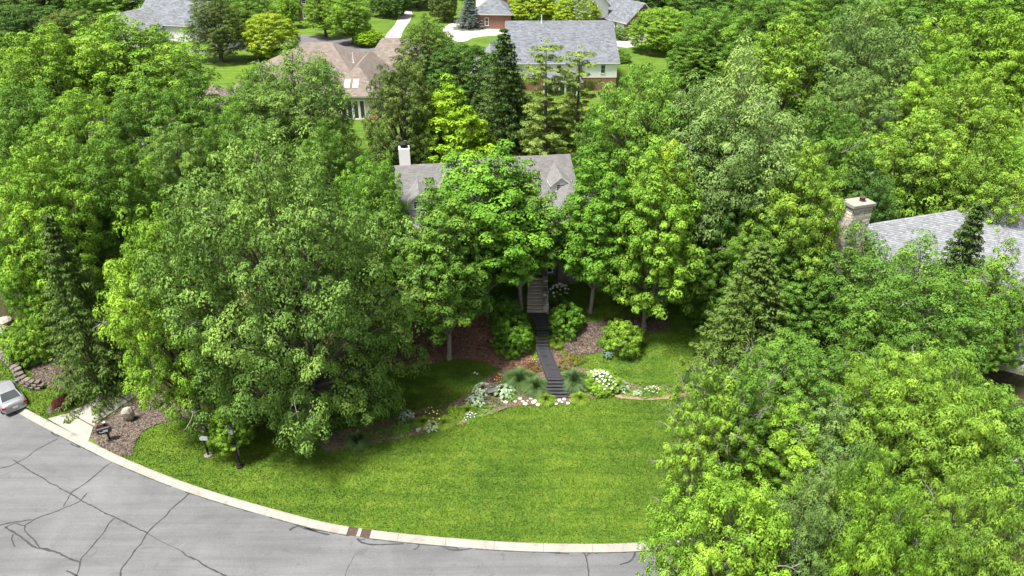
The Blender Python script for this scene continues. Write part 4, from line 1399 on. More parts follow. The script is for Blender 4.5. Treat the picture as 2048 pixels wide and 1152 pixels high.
tree('maple', 375, 135, 170, 15, 'mid', "green tree right of the tall top left maple, before the dark evergreen", "broadleaf_tree", group=L_)
tree('maple3', 330, 235, 170, 13, 'ashg', "greyish green tree rising behind the left shoulder of the huge tree", "broadleaf_tree", group=L_)
tree('bush', 40, 640, 90, 3.4, 'bright', "bright green shrub between the rock wall and the tall spruce", "shrub", group=None)
tree('maple', 20, 150, 190, 15, 'mid', "green tree at the left edge below the top left corner maple", "broadleaf_tree", group=L_)
tree('maple2', 130, 165, 190, 15, 'bright', "light green tree at left in the row below the corner maple", "broadleaf_tree", group=L_)
tree('maple3', 270, 150, 200, 15, 'mid', "green tree below the tall top left maple", "broadleaf_tree", group=L_)
tree('maple', 5, 430, 120, 11, 'fresh', "green tree at the left edge above the rock wall", "broadleaf_tree", group=L_)
tree('maple3', 450, 200, 150, 13, 'mid', "green tree behind the crown top of the huge tree", "broadleaf_tree", group=L_)
tree('oval', 0, 792, 92, 0, 'bright', "low yellow-green understorey tree beneath the huge tree, over the street lamp", base=(478, 910), group=L_)
# behind the grey house
tree('ash2', 578, 78, 255, 16, 'ashg', "broad green tree in front of the brown-roofed house", "broadleaf_tree", group=B_)
tree('maple3', 508, 122, 150, 13, 'mid', "green tree at the left foot of the broad tree before the brown roof", "broadleaf_tree", group=B_)
tree('maple', 640, 232, 110, 12, 'mid', "green tree rising between the huge tree and the sunroom windows", "broadleaf_tree", group=B_)
tree('maple', 735, 290, 130, 12.5, 'fresh', "green tree just left of the white chimney of the grey house", "broadleaf_tree", group=B_)
tree('olive', 792, 86, 145, 17, 'olive', "tall dark olive tree between the brown-roofed house and the lime tree", "pear_tree", group=B_)
tree('conic', 892, 152, 200, 13, 'lime', "bright lime yellow tree behind the ridge of the grey house", "beech_tree", group=B_)
tree('olive', 850, 22, 120, 14, 'spruce', "dark evergreen left of the round dark tree behind the lime tree", "evergreen_tree", group=B_)
tree('dense', 925, 85, 145, 10, 'dark', "round dark green tree behind the lime yellow tree", "round_tree", group=B_)
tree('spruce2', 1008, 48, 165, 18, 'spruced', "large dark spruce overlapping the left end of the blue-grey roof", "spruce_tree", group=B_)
tree('pine', 1018, 130, 150, 13, 'pine', "bushy light green pine right of the lime yellow tree", "pine_tree", group=B_)
tree('thinpine', 1095, 82, 120, 18, 'pine', "slender open pine before the middle of the blue-grey roof", "pine_tree", group=B_)
tree('thinpine', 1162, 95, 110, 17, 'pine', "slender open pine before the right part of the blue-grey roof", "pine_tree", group=B_)
tree('pine', 1090, 200, 150, 9, 'pine', "low light green pine at the foot of the slender pines", "pine_tree", group=B_)
tree('pine', 1140, 185, 130, 10, 'pine', "light green pine at the right foot of the slender pines", "pine_tree", group=B_)
tree('maple3', 1190, 215, 110, 10, 'mid', "green tree at the right foot of the light green pines", "broadleaf_tree", group=B_)
tree('spruce2', 955, 175, 90, 10, 'spruced', "dark narrow evergreen between the lime tree and the bushy pine", "spruce_tree", group=B_)
tree('dense', 532, 24, 112, 9, 'yellow', "round yellow-green tree left of the brown-roofed house by the far street", "round_tree", group=B_)
tree('olive', 415, -25, 110, 14, 'olive', "tall dark evergreen left of the round yellow-green tree", "evergreen_tree", group=B_)
tree('maple', 655, -28, 90, 0, 'bright', "bright green maple by the far street, left one of the pair", base=(652, 74), group=B_)
tree('maple2', 712, -22, 95, 0, 'bright', "bright green maple by the far street, right one of the pair", base=(706, 88), group=B_)
tree('dense', 735, 58, 60, 3.5, 'lime', "small yellow shrub tree behind the valley of the brown roof", "round_tree", group=B_)
tree('maple3', 490, -25, 120, 11, 'mid', "green tree at the top edge left of the dark brick house", "broadleaf_tree", group=B_)
tree('maple3', 570, -22, 60, 9, 'bright', "light green tree at the left corner of the dark brick house", "broadleaf_tree", group=B_)
tree('dense', 775, -30, 75, 8, 'dark', "dark green tree beside the curved pale driveway at the top", "round_tree", group=B_)
tree('dense', 885, -32, 60, 9, 'olive', "olive tree on the lawn right of the curved pale driveway", "round_tree", group=B_)
tree('spruce', 937, -12, 62, 8, 'blue', "blue-grey spruce beside the brick house with hipped roof", "spruce_tree", group=B_)
tree('dense', 1078, -25, 105, 9, 'yellow', "yellow-green round tree above the ridge of the blue-grey roof, left one", "round_tree", group=B_)
tree('dense', 1152, -12, 85, 8.5, 'yellow', "yellow-green round tree above the ridge of the blue-grey roof, right one", "round_tree", group=B_)
tree('dense', 1332, 14, 135, 9, 'bright', "round dense green tree right of the brick gable house", "round_tree", group=B_)
tree('bush', 1242, 52, 36, 3, 'mid', "small green shrub at the right end of the blue-grey roof", "shrub", group=None)
tree('bush', 1235, 98, 50, 2.5, 'mid', "green shrub below the right corner of the blue-grey roof", "shrub", group=None)
tree('dense', 40, 8, 150, 10, 'dark', "dark round tree at the top left corner, the left one", "round_tree", group=B_)
tree('dense', 135, 18, 130, 10, 'olive', "olive dark round tree at the top left, left of the pale roofs", "round_tree", group=B_)
tree('maple3', 60, -60, 220, 13, 'dark', "dark green tree cut by the top edge at the far left", "broadleaf_tree", group=B_)
tree('maple3', 200, -55, 160, 13, 'mid', "green tree cut by the top edge near the slate-blue roof", "broadleaf_tree", group=B_)
tree('bush', 1000, 78, 40, 2.2, 'blue', "blue-green low spruce shrub before the brick garage", "shrub", group=None)
tree('bush', 1040, 30, 46, 2.0, 'mid', "low green shrub near the brick garage driveway", "shrub", group=None)
# in front of the grey house
tree('oval2', 0, 318, 170, 0, 'mid', "green maple hiding the left end of the grey house", base=(785, 695), group=G_)
tree('oval', 0, 362, 205, 0, 'mid', "green tree with pale slim trunk standing in the red mulch", base=(898, 716), group=G_)
tree('oval', 0, 280, 270, 0, 'fresh', "tall green maple in front of the middle of the grey house", base=(978, 630), group=G_)
tree('oval', 0, 296, 175, 0, 'fresh', "green maple with pale trunk on the slope right of the stone steps", base=(1180, 624), group=G_)
tree('oval2', 0, 272, 205, 0, 'bright', "bright green maple at the right end of the grey house", base=(1288, 652), group=G_)
tree('oval2', 0, 440, 180, 0, 'fresh', "low-branched green maple between the huge tree and the red mulch", base=(745, 700), group=G_)
tree('oval', 0, 325, 180, 0, 'mid', "slim green maple standing just left of the stone steps", base=(1042, 616), group=G_)
# the wood on the right
tree('maple3', 1300, 108, 270, 19, 'mid', "big green tree right of the blue-grey roofed house", "broadleaf_tree", group=F_)
tree('maple', 1215, 190, 130, 14, 'forest', "dark green tree between the slender pines and the wood", "broadleaf_tree", group=F_)
tree('ash2', 1500, 75, 330, 21, 'silver', "big pale silvery green tree in the middle of the wood", "broadleaf_tree", group=F_, rz=1.0)
tree('maple2', 1580, 10, 220, 20, 'ygreen', "yellow-green tree behind the pale silvery tree", "broadleaf_tree", group=F_)
tree('maple3', 1430, 5, 170, 14, 'mid', "green tree at the top edge behind the pale silvery tree", "broadleaf_tree", group=F_)
tree('ash2', 1745, -30, 280, 22, 'greyg', "dark greyish green tree at the top of the wood", "broadleaf_tree", group=F_)
tree('maple', 1985, -30, 220, 21, 'bright', "bright green tree in the top right corner", "broadleaf_tree", group=F_)
tree('maple3', 1860, 30, 130, 16, 'dark', "dark green tree squeezed between the greyish tree and the corner tree", "broadleaf_tree", group=F_)
tree('maple3', 1975, 125, 220, 18, 'ygreen', "yellow-green tree with bare twigs at the right edge of the wood", "broadleaf_tree", group=F_)
tree('maple2', 1850, 200, 230, 17, 'ygreen', "broad yellow-green tree above the ridge of the right house", "broadleaf_tree", group=F_)
tree('maple', 1990, 265, 190, 15, 'ygreen', "yellow-green tree at the right edge above the right house", "broadleaf_tree", group=F_)
tree('maple', 1640, 185, 230, 17, 'forest', "mid green tree between the silvery tree and the chartreuse tree", "broadleaf_tree", group=F_)
tree('maple3', 1470, 210, 260, 15, 'mid', "green tree below the pale silvery tree", "broadleaf_tree", group=F_)
tree('maple2', 1630, 268, 205, 17, 'ygreen', "chartreuse tree left of the stone chimney", "broadleaf_tree", group=F_)
tree('maple', 1745, 300, 170, 14, 'dark', "dark green tree right behind the stone chimney", "broadleaf_tree", group=F_)
tree('oval2', 1350, 275, 130, 15, 'yellow', "slim yellow-leaved tree behind the bright maple of the grey house", "broadleaf_tree", group=F_)
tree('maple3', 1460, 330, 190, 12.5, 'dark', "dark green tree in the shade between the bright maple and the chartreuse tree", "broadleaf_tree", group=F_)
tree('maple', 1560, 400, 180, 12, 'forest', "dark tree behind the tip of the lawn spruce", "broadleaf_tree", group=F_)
tree('dense', 1395, 470, 120, 7, 'forest', "dense green tree above the upper lawn, left of the spruce", "round_tree", group=F_)
tree('wispy', 1990, 372, 170, 9, 'pine', "feathery olive tree behind the ridge of the right house", "broadleaf_tree", group=F_)
# in front of the right house
R_ = "trees on the right lot in front of the right house"
tree('spruce2', 0, 478, 215, 0, 'spruce', "dark spruce at the right end of the upper lawn", "spruce_tree", base=(1478, 742), group=R_)
tree('ash2', 0, 458, 360, 0, 'mid', "big open-crowned tree hiding the foot of the stone chimney", "ash_tree", base=(1752, 778), group=R_)
tree('spruce', 0, 392, 170, 0, 'spruced', "small dark spruce in front of the pale shingle roof", "spruce_tree", base=(1850, 728), group=R_)
tree('sparse', 2015, 480, 170, 12, 'bright', "thin light green tree at the right edge in front of the right house", "broadleaf_tree", group=R_)
tree('sparse', 1940, 560, 150, 9, 'mid', "thin green tree beside the white patio of the right house", "broadleaf_tree", group=R_)
tree('maple3', 1600, 665, 250, 10.5, 'mid', "green tree right of the lawn, below the dark spruce", "broadleaf_tree", group=R_)
tree('maple', 1790, 620, 170, 10, 'forest', "shaded green tree between the open-crowned tree and the locust", "broadleaf_tree", group=R_)
tree('locust', 1880, 690, 320, 12, 'ygreen', "large feathery yellow-green locust in the lower right corner", "locust_tree", group=R_, rz=2.0)
tree('maple2', 2030, 770, 220, 10, 'mid', "mid green tree at the lower right edge behind the locusts", "broadleaf_tree", group=R_, rz=4.0)
tree('sparse', 1420, 715, 170, 12, 'ygreen', "thin tree with bare grey twigs at the right edge of the front lawn", "broadleaf_tree", group=R_)
tree('sparse', 1510, 705, 160, 11.5, 'mid', "thin tree with bare grey branches behind the lawn edge tree", "broadleaf_tree", group=R_)
tree('maple3', 1560, 800, 240, 8, 'bright', "wide light green tree behind the kerb right of the lawn", "broadleaf_tree", group=R_)
tree('wispy', 1665, 800, 240, 8, 'greyg', "dull grey-green tree between the kerb tree and the locust", "broadleaf_tree", group=R_)
N_ = "trees on the near side of the road at lower right"
def near(proto, tx, ty, w, y, col, label, name, rz=None):
    a = CAM_PITCH + math.atan((ty - 576) / CAM_F)
    H = CAM_H - y * math.tan(a)
    d = y * math.cos(CAM_PITCH) + (CAM_H - H * 0.75) * math.sin(CAM_PITCH)
    return put(proto, name, label, ((tx - 1024) / CAM_F * (y * math.cos(CAM_PITCH) + (CAM_H - H) * math.sin(CAM_PITCH)), y, -0.06), H, 1.1 * w / 2 / (CAM_F / d), col, N_, rz)
near('maple3', 1468, 935, 310, 24.5, 'bright', "light green tree at the bottom edge overlapping the end of the kerb", "broadleaf_tree")
near('maple3', 1760, 880, 150, 27.5, 'forest', "dark green tree in the gap between the two bottom locusts", "broadleaf_tree")
near('ash2', 1660, 925, 240, 25.0, 'greyg', "grey-green tree at the bottom edge right of the kerb end tree", "broadleaf_tree")
near('locust', 1800, 940, 280, 24.0, 'bright', "feathery yellow-green locust at the bottom edge, the left one", "locust_tree", 1.0)
near('locust', 1990, 930, 300, 24.5, 'ygreen', "feathery yellow-green locust in the bottom right corner", "locust_tree", 3.0)
# more of the wood and of the back gardens
for tx, ty, w, H, pr, col, lab in (
        (1560, -45, 200, 16, 'maple3', 'mid', "green tree cut by the top edge above the yellow-green tree"),
        (1680, -50, 200, 17, 'maple', 'forest', "dark tree cut by the top edge left of the greyish tree"),
        (1880, -60, 220, 18, 'maple2', 'mid', "green tree cut by the top edge right of the greyish tree"),
        (1450, -45, 150, 12, 'dense', 'dark', "dark tree cut by the top edge right of the far pale driveway"),
        (1370, -55, 130, 11, 'maple3', 'mid', "green tree cut by the top edge behind the round dense tree"),
        (1405, 60, 120, 10, 'olive', 'mid', "green tree right of the round dense tree"),
        (1730, 130, 200, 16, 'maple3', 'greyg', "greyish green tree below the dark greyish one"),
        (1920, 70, 180, 18, 'maple', 'bright', "bright green tree below the top right corner tree"),
        (1710, 215, 180, 15, 'maple2', 'forest', "green tree above the dark tree behind the chimney"),
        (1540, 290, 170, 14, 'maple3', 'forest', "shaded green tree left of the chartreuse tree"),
        (1390, 200, 190, 14, 'maple', 'mid', "green tree left of centre in the wood above the slim yellow tree"),
        (1260, 230, 130, 12, 'maple2', 'mid', "green tree at the left foot of the big tree by the pines"),
        (1930, 300, 170, 13, 'maple3', 'ygreen', "yellow-green tree just behind the ridge of the right house"),
        (1830, 340, 150, 11, 'maple', 'forest', "dark green tree behind the left part of the right roof"),
        (2040, 30, 150, 18, 'maple3', 'bright', "bright green tree at the right edge under the corner tree"),
        (2010, -70, 200, 16, 'maple', 'mid', "green tree cut by the top right corner"),
        (1440, 430, 130, 9, 'maple2', 'forest', "shaded tree left of the lawn spruce tip"),
        (830, -60, 110, 10, 'dense', 'dark', "dark tree cut by the top edge beside the curved pale driveway"),
        (965, -62, 120, 11, 'maple3', 'dark', "dark tree cut by the top edge behind the hipped brick house"),
        (1220, -62, 120, 12, 'maple3', 'dark', "dark tree cut by the top edge between the brick houses"),
        (1300, -50, 100, 10, 'dense', 'dark', "dark tree cut by the top edge right of the brick gable house"),
        (330, -60, 160, 13, 'maple3', 'mid', "green tree cut by the top edge behind the pale roofs"),
        (420, -66, 140, 13, 'maple2', 'dark', "dark tree cut by the top edge behind the dark evergreen"),
        (2035, 555, 160, 9.5, 'maple3', 'mid', "green tree at the right edge hiding the wall of the right house"),
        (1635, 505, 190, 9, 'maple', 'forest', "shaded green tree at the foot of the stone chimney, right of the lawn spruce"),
        (2045, 262, 170, 14, 'maple2', 'bright', "green tree at the right edge beside the yellow-green tree above the right house"),
        (840, 200, 100, 9, 'olive', 'olive', "low olive tree at the right foot of the tall dark olive tree")):
    tree(pr, tx, ty, w, H, col, lab, "broadleaf_tree", group=F_ if tx > 1240 else B_)

# ------------------------------------------------------------------ black wooden stairs, landing, stone steps
stairs = empty("black_stairs", (3.6, 45.6, 0.0))
tag(stairs, "black stained wooden garden stairs and boardwalk climbing the slope to the stone steps", "stairs")
def loc_box(parent, name, c, s, mat, rz=0.0):
    o = plain_box(parent, name, (0, 0, 0), s, mat)
    o.location = Vector(c) - Vector(parent.location)
    o.rotation_euler = (0, 0, rz)
    return o
def lerp(a, b, t): return a + (b - a) * t
# lower flight: flares towards the lawn
n = 6
for i in range(n):
    t = i / (n - 1)
    y = lerp(45.78, 47.0, t); xl = lerp(2.58, 2.86, t); xr = lerp(4.72, 4.10, t); z = lerp(0.16, 0.95, t)
    loc_box(stairs, "tread", ((xl + xr) / 2, y, z), (xr - xl, 0.27, 0.06), M['blackwood'])
    loc_box(stairs, "riser", ((xl + xr) / 2, y + 0.10, z - 0.105), (xr - xl - 0.06, 0.03, 0.145), M['black'])
# boardwalk, rising a little
n = 30
ang = math.atan2(2.58 - 3.47, 51.05 - 47.2)
for i in range(n):
    t = (i + 0.5) / n
    y = lerp(47.18, 51.05, t); xc = lerp(3.46, 2.58, t); w = lerp(1.24, 1.08, t); z = lerp(0.96, 1.36, t)
    o = loc_box(stairs, "plank", (xc + random.uniform(-0.012, 0.012), y, z), (w, 0.122, 0.045), M['blackwood'], random.uniform(-0.006, 0.006))
for s_ in (-1, 1):
    mb = MB()
    a, b = Vector((3.46 + s_ * 0.58, 47.15, 0.83)), Vector((2.58 + s_ * 0.50, 51.05, 1.23))
    mb.tube([a - stairs.location, b - stairs.location], [0.11, 0.11], 4)
    mb.build("stringer", M['blackwood'], stairs)
# upper flight
n = 6
for i in range(n):
    t = i / (n - 1)
    y = lerp(51.18, 52.62, t); xc = lerp(2.58, 2.62, t); w = lerp(1.06, 0.74, t); z = lerp(1.47, 2.16, t)
    loc_box(stairs, "tread", (xc, y, z), (w, 0.25, 0.055), M['blackwood'])
    loc_box(stairs, "riser", (xc, y + 0.12, z - 0.085), (w - 0.05, 0.03, 0.11), M['black'])
# landing
n = 16
for i in range(n):
    t = (i + 0.5) / n
    y = lerp(52.78, 55.05, t)
    xl = lerp(2.06, 1.50, t); xr = lerp(3.42, 3.02, t)
    loc_box(stairs, "plank", ((xl + xr) / 2, y, 2.28), (xr - xl, 0.136, 0.05), M['blackwood'])
loc_box(stairs, "fascia", (2.74, 52.74, 2.15), (1.40, 0.05, 0.26), M['blackwood'])
for x, y in ((2.15, 52.85), (3.32, 52.85)):
    loc_box(stairs, "post", (x, y, 1.55), (0.12, 0.12, 1.2), M['blackwood'])
# a few thin black strips laid across the boardwalk planks
for y, xo, w in ((48.1, 0.2, 0.5), (48.7, 0.0, 0.75), (49.7, -0.15, 0.55), (49.85, -0.12, 0.5), (50.3, -0.2, 0.25), (50.7, -0.1, 0.7)):
    t = (y - 47.18) / (51.05 - 47.18)
    loc_box(stairs, "dark_strip", (lerp(3.46, 2.58, t) + xo, y, lerp(0.96, 1.36, t) + 0.0265), (w, 0.05, 0.004), M['black'])

steps = empty("stone_steps", (2.2, 55.2, 2.2))
tag(steps, "pale stone steps rising from the black landing to the grey house", "stairs")
n = 10
for i in range(n):
    y = 55.22 + i * 0.36; z = 2.36 + i * 0.17
    o = plain_box(steps, "riser", (0, 0, -0.34), (1.50, 0.38, 0.69), M['mortar'])
    o.location = Vector((2.12 + i * 0.012, y + 0.03, z)) - steps.location
    o = plain_box(steps, "tread", (0, 0, 0), (1.54 + random.uniform(-0.04, 0.04), 0.40, 0.075), M['stepstone'], random.uniform(-0.012, 0.012))
    o.location = Vector((2.12 + i * 0.012, y - 0.02, z + 0.05)) - steps.location
mb = MB(); mb.box((2.15 - 2.2, 57.0 - 55.2, 0.35), (1.7, 3.6, 1.3), top=(0.95, 1.0))
mb2 = MB(); mb2.prism([(1.38, 55.08), (2.95, 55.08), (3.0, 58.9), (1.42, 58.9)], 1.2, 2.27); o = mb2.build("foundation", M['stone'], steps); o.location = -Vector(steps.location)
swall = empty("stone_side_wall", (3.02, 57.0, 2.0))
tag(swall, "pale rubble stone wall along the right side of the stone steps", "wall")
core = MB()
prof = [(55.2, 3.1), (56.0, 3.15), (56.1, 3.55), (57.2, 3.9), (57.3, 4.3), (58.9, 4.8)]
for (y0, t0), (y1, t1) in zip(prof[:-1], prof[1:]):
    if y1 - y0 < 0.2: continue
    core.box((0, (y0 + y1) / 2 - 57.0, (t1 + 1.6) / 2 - 2.0), (0.40, y1 - y0, t1 - 1.6))
core.build("core", M['mortar'], swall)
for i in range(7):
    for j in range(12):
        y = 55.2 + j * 0.31
        top = np.interp(y, [p[0] for p in prof], [p[1] for p in prof])
        z = 1.95 + i * 0.19 + (j % 2) * 0.06 + (y - 55.2) * 0.28
        if z < top - 0.05:
            o = bpy.data.objects.new("stone", random.choice(STONES)); COL.objects.link(o); o.parent = swall
            o.location = (0.20, y - 57.0, z - 2.0); o.scale = (0.12, 0.3, 0.18)
for j in range(12):
    y = 55.2 + j * 0.31
    top = np.interp(y, [p[0] for p in prof], [p[1] for p in prof])
    for x in (-0.11, 0.12):
        o = bpy.data.objects.new("stone", random.choice(STONES)); COL.objects.link(o); o.parent = swall
        o.location = (x, y - 57.0, top - 2.0 + 0.02); o.scale = (0.25, 0.29, 0.16)
for i in range(6):
    for x in (-0.12, 0.11):
        o = bpy.data.objects.new("stone", random.choice(STONES)); COL.objects.link(o); o.parent = swall
        o.location = (x, 55.18 - 57.0, 2.05 + i * 0.19 - 2.0); o.scale = (0.24, 0.14, 0.18)

# ------------------------------------------------------------------ rocks
def rock_mesh(seed, mat, sub=2, rough=0.22):
    rnd = np.random.default_rng(seed)
    bm = bmesh.new()
    bmesh.ops.create_icosphere(bm, subdivisions=sub, radius=0.5)
    ax = unit(rnd.normal(0, 1, (7, 3))); am = rnd.uniform(-rough, rough * 0.5, 7)
    for v in bm.verts:
        d = np.array(v.co.normalized())
        k = 1 + float(np.sum(am * np.maximum(0, ax @ d) ** 2)) + rnd.normal(0, 0.02)
        v.co = v.co * k
    me = bpy.data.meshes.new("stone")
    bm.to_mesh(me); bm.free()
    me.materials.append(mat)
    return me
WROCK = [rock_mesh(k, M['whitestone'], 1, 0.35) for k in range(6)]
stones_px = [(1000, 797), (1004, 803), (1022, 800), (1030, 805), (1038, 799), (1045, 804), (1050, 809), (1055, 803), (1060, 799), (1065, 807), (1072, 803), (1080, 808), (1085, 804), (1093, 810), (1100, 801), (1104, 806),
             (1110, 803), (1114, 809), (1120, 802), (1126, 806), (1130, 800), (1135, 808), (1140, 803), (1147, 800), (1152, 806), (1158, 802), (1009, 792), (1013, 806), (1075, 811), (1089, 799)]
for k, (px, py) in enumerate(stones_px):
    g = ground_at(px + random.uniform(-2, 2), py)
    o = bpy.data.objects.new("edging_stone", WROCK[k % 6]); COL.objects.link(o)
    s = random.uniform(0.18, 0.40)
    o.location = g + Vector((0, 0, 0.08)); o.scale = (s * random.uniform(0.9, 1.5), s, s * 0.55); o.rotation_euler = (0, 0, random.uniform(0, 6))
    tag(o, "small pale stone lying in the row at the foot of the black stairs", "stone", "pale stones at the foot of the black stairs")
BROCK = [rock_mesh(20 + k, M['boulder'], 2, 0.5) for k in range(4)]
g = ground_at(258, 842)
o = link_mesh("boulder", BROCK[0]); o.location = g + Vector((0, 0, 0.55)); o.scale = (1.05, 0.8, 1.75); o.rotation_euler = (0.1, 0.15, 0.5)
tag(o, "upright pale boulder in the mulch between driveway and maple", "boulder")
for k, (px, py, s, lab) in enumerate(((1048, 782, 0.55, "pinkish rounded stone left of the foot of the black stairs"), (838, 862, 0.5, "grey flat stone in the lower end of the flower bed"), (12, 652, 1.5, "tan boulder at the left edge above the rock wall"), (6, 668, 1.2, "brown boulder at the left edge just above the rock wall"), (22, 690, 0.9, "grey boulder at the upper end of the rock wall"))):
    g = ground_at(px, py)
    o = link_mesh("boulder", BROCK[k % 4]); o.location = g + Vector((0, 0, s * 0.25)); o.scale = (s * 1.2, s, s * 0.75); o.rotation_euler = (0, 0, k * 1.3)
    tag(o, lab, "boulder")
# curved rock wall left of the spruce
rw = empty("rock_wall", ground_at(45, 740))
tag(rw, "low curved dry stone wall edging the lawn behind the silver car", "wall")
rpath = catmull([Vector(g2(*p)) for p in ((-30, 690), (0, 712), (22, 732), (36, 752), (48, 768), (66, 777), (92, 778))], 0.42)
RSTONE = [stone_mesh("stone", M['boulderdark'], 50 + k) for k in range(5)]
for i, p in enumerate(rpath[:-1]):
    t = rpath[i + 1] - p
    for c in range(3):
        o = bpy.data.objects.new("stone", random.choice(RSTONE)); COL.objects.link(o); o.parent = rw
        z = terrain(p.x, p.y) + 0.12 + c * 0.23
        o.location = Vector((p.x - t.y * 0.25 * c * 0.5 + (c % 2) * t.x * 0.5, p.y + t.x * 0.25 * c * 0.5 + (c % 2) * t.y * 0.5, z)) - rw.location
        o.rotation_euler = (0, 0, math.atan2(t.y, t.x) + random.uniform(-0.1, 0.1)); o.scale = (0.44 * random.uniform(0.8, 1.1), 0.45, 0.24)

# ------------------------------------------------------------------ shrubs and garden plants
def shrub(proto, px, py_base, w_px, h, col, label, name="shrub"):
    g = ground_at(px, py_base)
    s = CAM_F / (g.y * math.cos(CAM_PITCH) + (CAM_H - g.z) * math.sin(CAM_PITCH))
    return put(proto, name, label, g, h, w_px / 2 / s, col, None, None, "shrub")
shrub('bush', 1026, 692, 86, 3.0, 'fresh', "large dome-shaped green shrub left of the black landing")
shrub('bush', 1008, 650, 70, 3.0, 'mid', "darker green shrub behind the large dome-shaped shrub")
shrub('bush', 1131, 658, 74, 2.6, 'fresh', "round green shrub right of the black landing")
shrub('bush2', 1243, 698, 86, 2.7, 'bright', "loose rounded green shrub alone on the slope by the upper lawn")
shrub('bush2', 1207, 690, 26, 0.8, 'mid', "small green shrub at the left foot of the loose rounded shrub")
shrub('bush2', 130, 812, 42, 0.9, (0.075, 0.018, 0.020), "small dark red barberry shrub left of the driveway mouth")
shrub('bush2', 208, 864, 26, 0.7, (0.075, 0.022, 0.020), "small dark red shrub behind the black mailbox")
shrub('bush', 1200, 784, 20, 0.6, 'fresh', "tiny round green shrub below the white hydrangea, left one")
shrub('bush', 1228, 784, 22, 0.6, 'fresh', "tiny round green shrub below the white hydrangea, right one")
shrub('bush2', 1400, 770, 70, 1.2, 'dark', "dark green shrub at the foot of the lawn spruce")
shrub('bush', 1415, 640, 90, 3.2, 'forest', "dense dark shrub at the upper right corner of the lawn")
shrub('bush', 1375, 590, 80, 3.4, 'forest', "tall dark shrub behind the upper lawn by the bright maple")

def leafy_mesh(seed, n=420, size=0.16, asp=0.42):
    rng = np.random.default_rng(seed)
    a = rng.uniform(0, 6.28, n); q = rng.random(n) ** 0.5
    rim = 1 + 0.22 * np.sin(3 * a + seed) + 0.15 * np.sin(7 * a + 2 * seed)
    x, y = q * rim * np.cos(a), q * rim * np.sin(a)
    h = (0.55 + 0.25 * np.sin(6 * x + seed) * np.sin(5 * y) + rng.uniform(-0.28, 0.28, n)) * (1 - 0.55 * q ** 2)
    pos = np.column_stack([x, y, np.maximum(h, 0.04)])
    nr = np.column_stack([0.5 * x, 0.5 * y, np.ones(n)]) + rng.normal(0, 0.45, (n, 3))
    dr = np.column_stack([np.cos(a), np.sin(a), 0.5 - q]) + rng.normal(0, 0.6, (n, 3))
    return np_quads("foliage", leaves(pos, nr, dr, size * rng.uniform(0.6, 1.4, n), asp), np.clip(rng.normal(0.5, 0.2, n), 0, 1), M['leaf'])
LEAFY = [leafy_mesh(1), leafy_mesh(2, 380, 0.2, 0.3), leafy_mesh(3, 460, 0.14, 0.6)]
def leafy(px, py, w, h, col, label, name="perennial"):
    g = ground_at(px, py)
    root = empty(name, g, random.uniform(0, 6)); tag(root, label, "plant")
    s = CAM_F / (g.y * math.cos(CAM_PITCH) + (CAM_H - g.z) * math.sin(CAM_PITCH))
    r = w / 2 / s
    o = link_mesh("foliage", random.choice(LEAFY), root)
    o.scale = (r, r, h); o.color = (*(CLR[col] if isinstance(col, str) else col), 1)
    mb = MB(); mb.lathe([(0.1, -0.1), (0.04, 0.25 * h)], (0, 0, 0), 5); mb.build("stem_base", M['bark'], root)
    return root
leafy(985, 806, 60, 0.5, (0.13, 0.16, 0.07), "low pale ground cover below the garden bench")
leafy(1020, 796, 34, 0.5, 'fresh', "small green perennial right of the bench under the small hosta")
leafy(815, 850, 60, 0.5, 'fresh', "green perennial beside the lowest stones of the flower bed")
leafy(1290, 786, 46, 0.5, 'mid', "low green plant right of the variegated hosta")
leafy(1345, 780, 40, 0.7, 'mid', "green leafy plant at the right end of the flower bed")
leafy(1140, 722, 56, 0.6, (0.15, 0.12, 0.035), "straw-yellow low plant right of the boardwalk")
leafy(1060, 740, 46, 0.45, (0.14, 0.08, 0.03), "rust-brown low plant left of the boardwalk")
leafy(908, 826, 30, 0.7, 'lime', "yellow-leaved perennial in the flower bed below the bench")
for px, py, w, h, col, lab in ((760, 866, 70, 0.35, 'olive', "low dark ground cover in the left part of the flower bed"), (800, 862, 44, 0.4, 'fresh', "low green perennial left of the grey flat stone"), (905, 840, 46, 0.5, 'bright', "bright green perennial right of the pale variegated hosta"), (960, 822, 56, 0.4, 'fresh', "spreading green ground cover below the lower hosta"), (1180, 770, 30, 0.5, 'mid', "green perennial between the ornamental grass and the hydrangea"), (1260, 786, 34, 0.4, 'bright', "low bright plant below the variegated hosta"), (1320, 786, 34, 0.4, 'bright', "low bright plant right of the daisy clump"), (1030, 752, 40, 0.45, (0.16, 0.15, 0.05), "tan and green perennial behind the outer ornamental grass"), (880, 824, 40, 0.5, 'olive', "olive perennial above the yellow daylilies"), (1128, 742, 34, 0.4, 'olive', "olive perennial beside the right edge of the boardwalk")):
    leafy(px, py, w, h, col, lab)
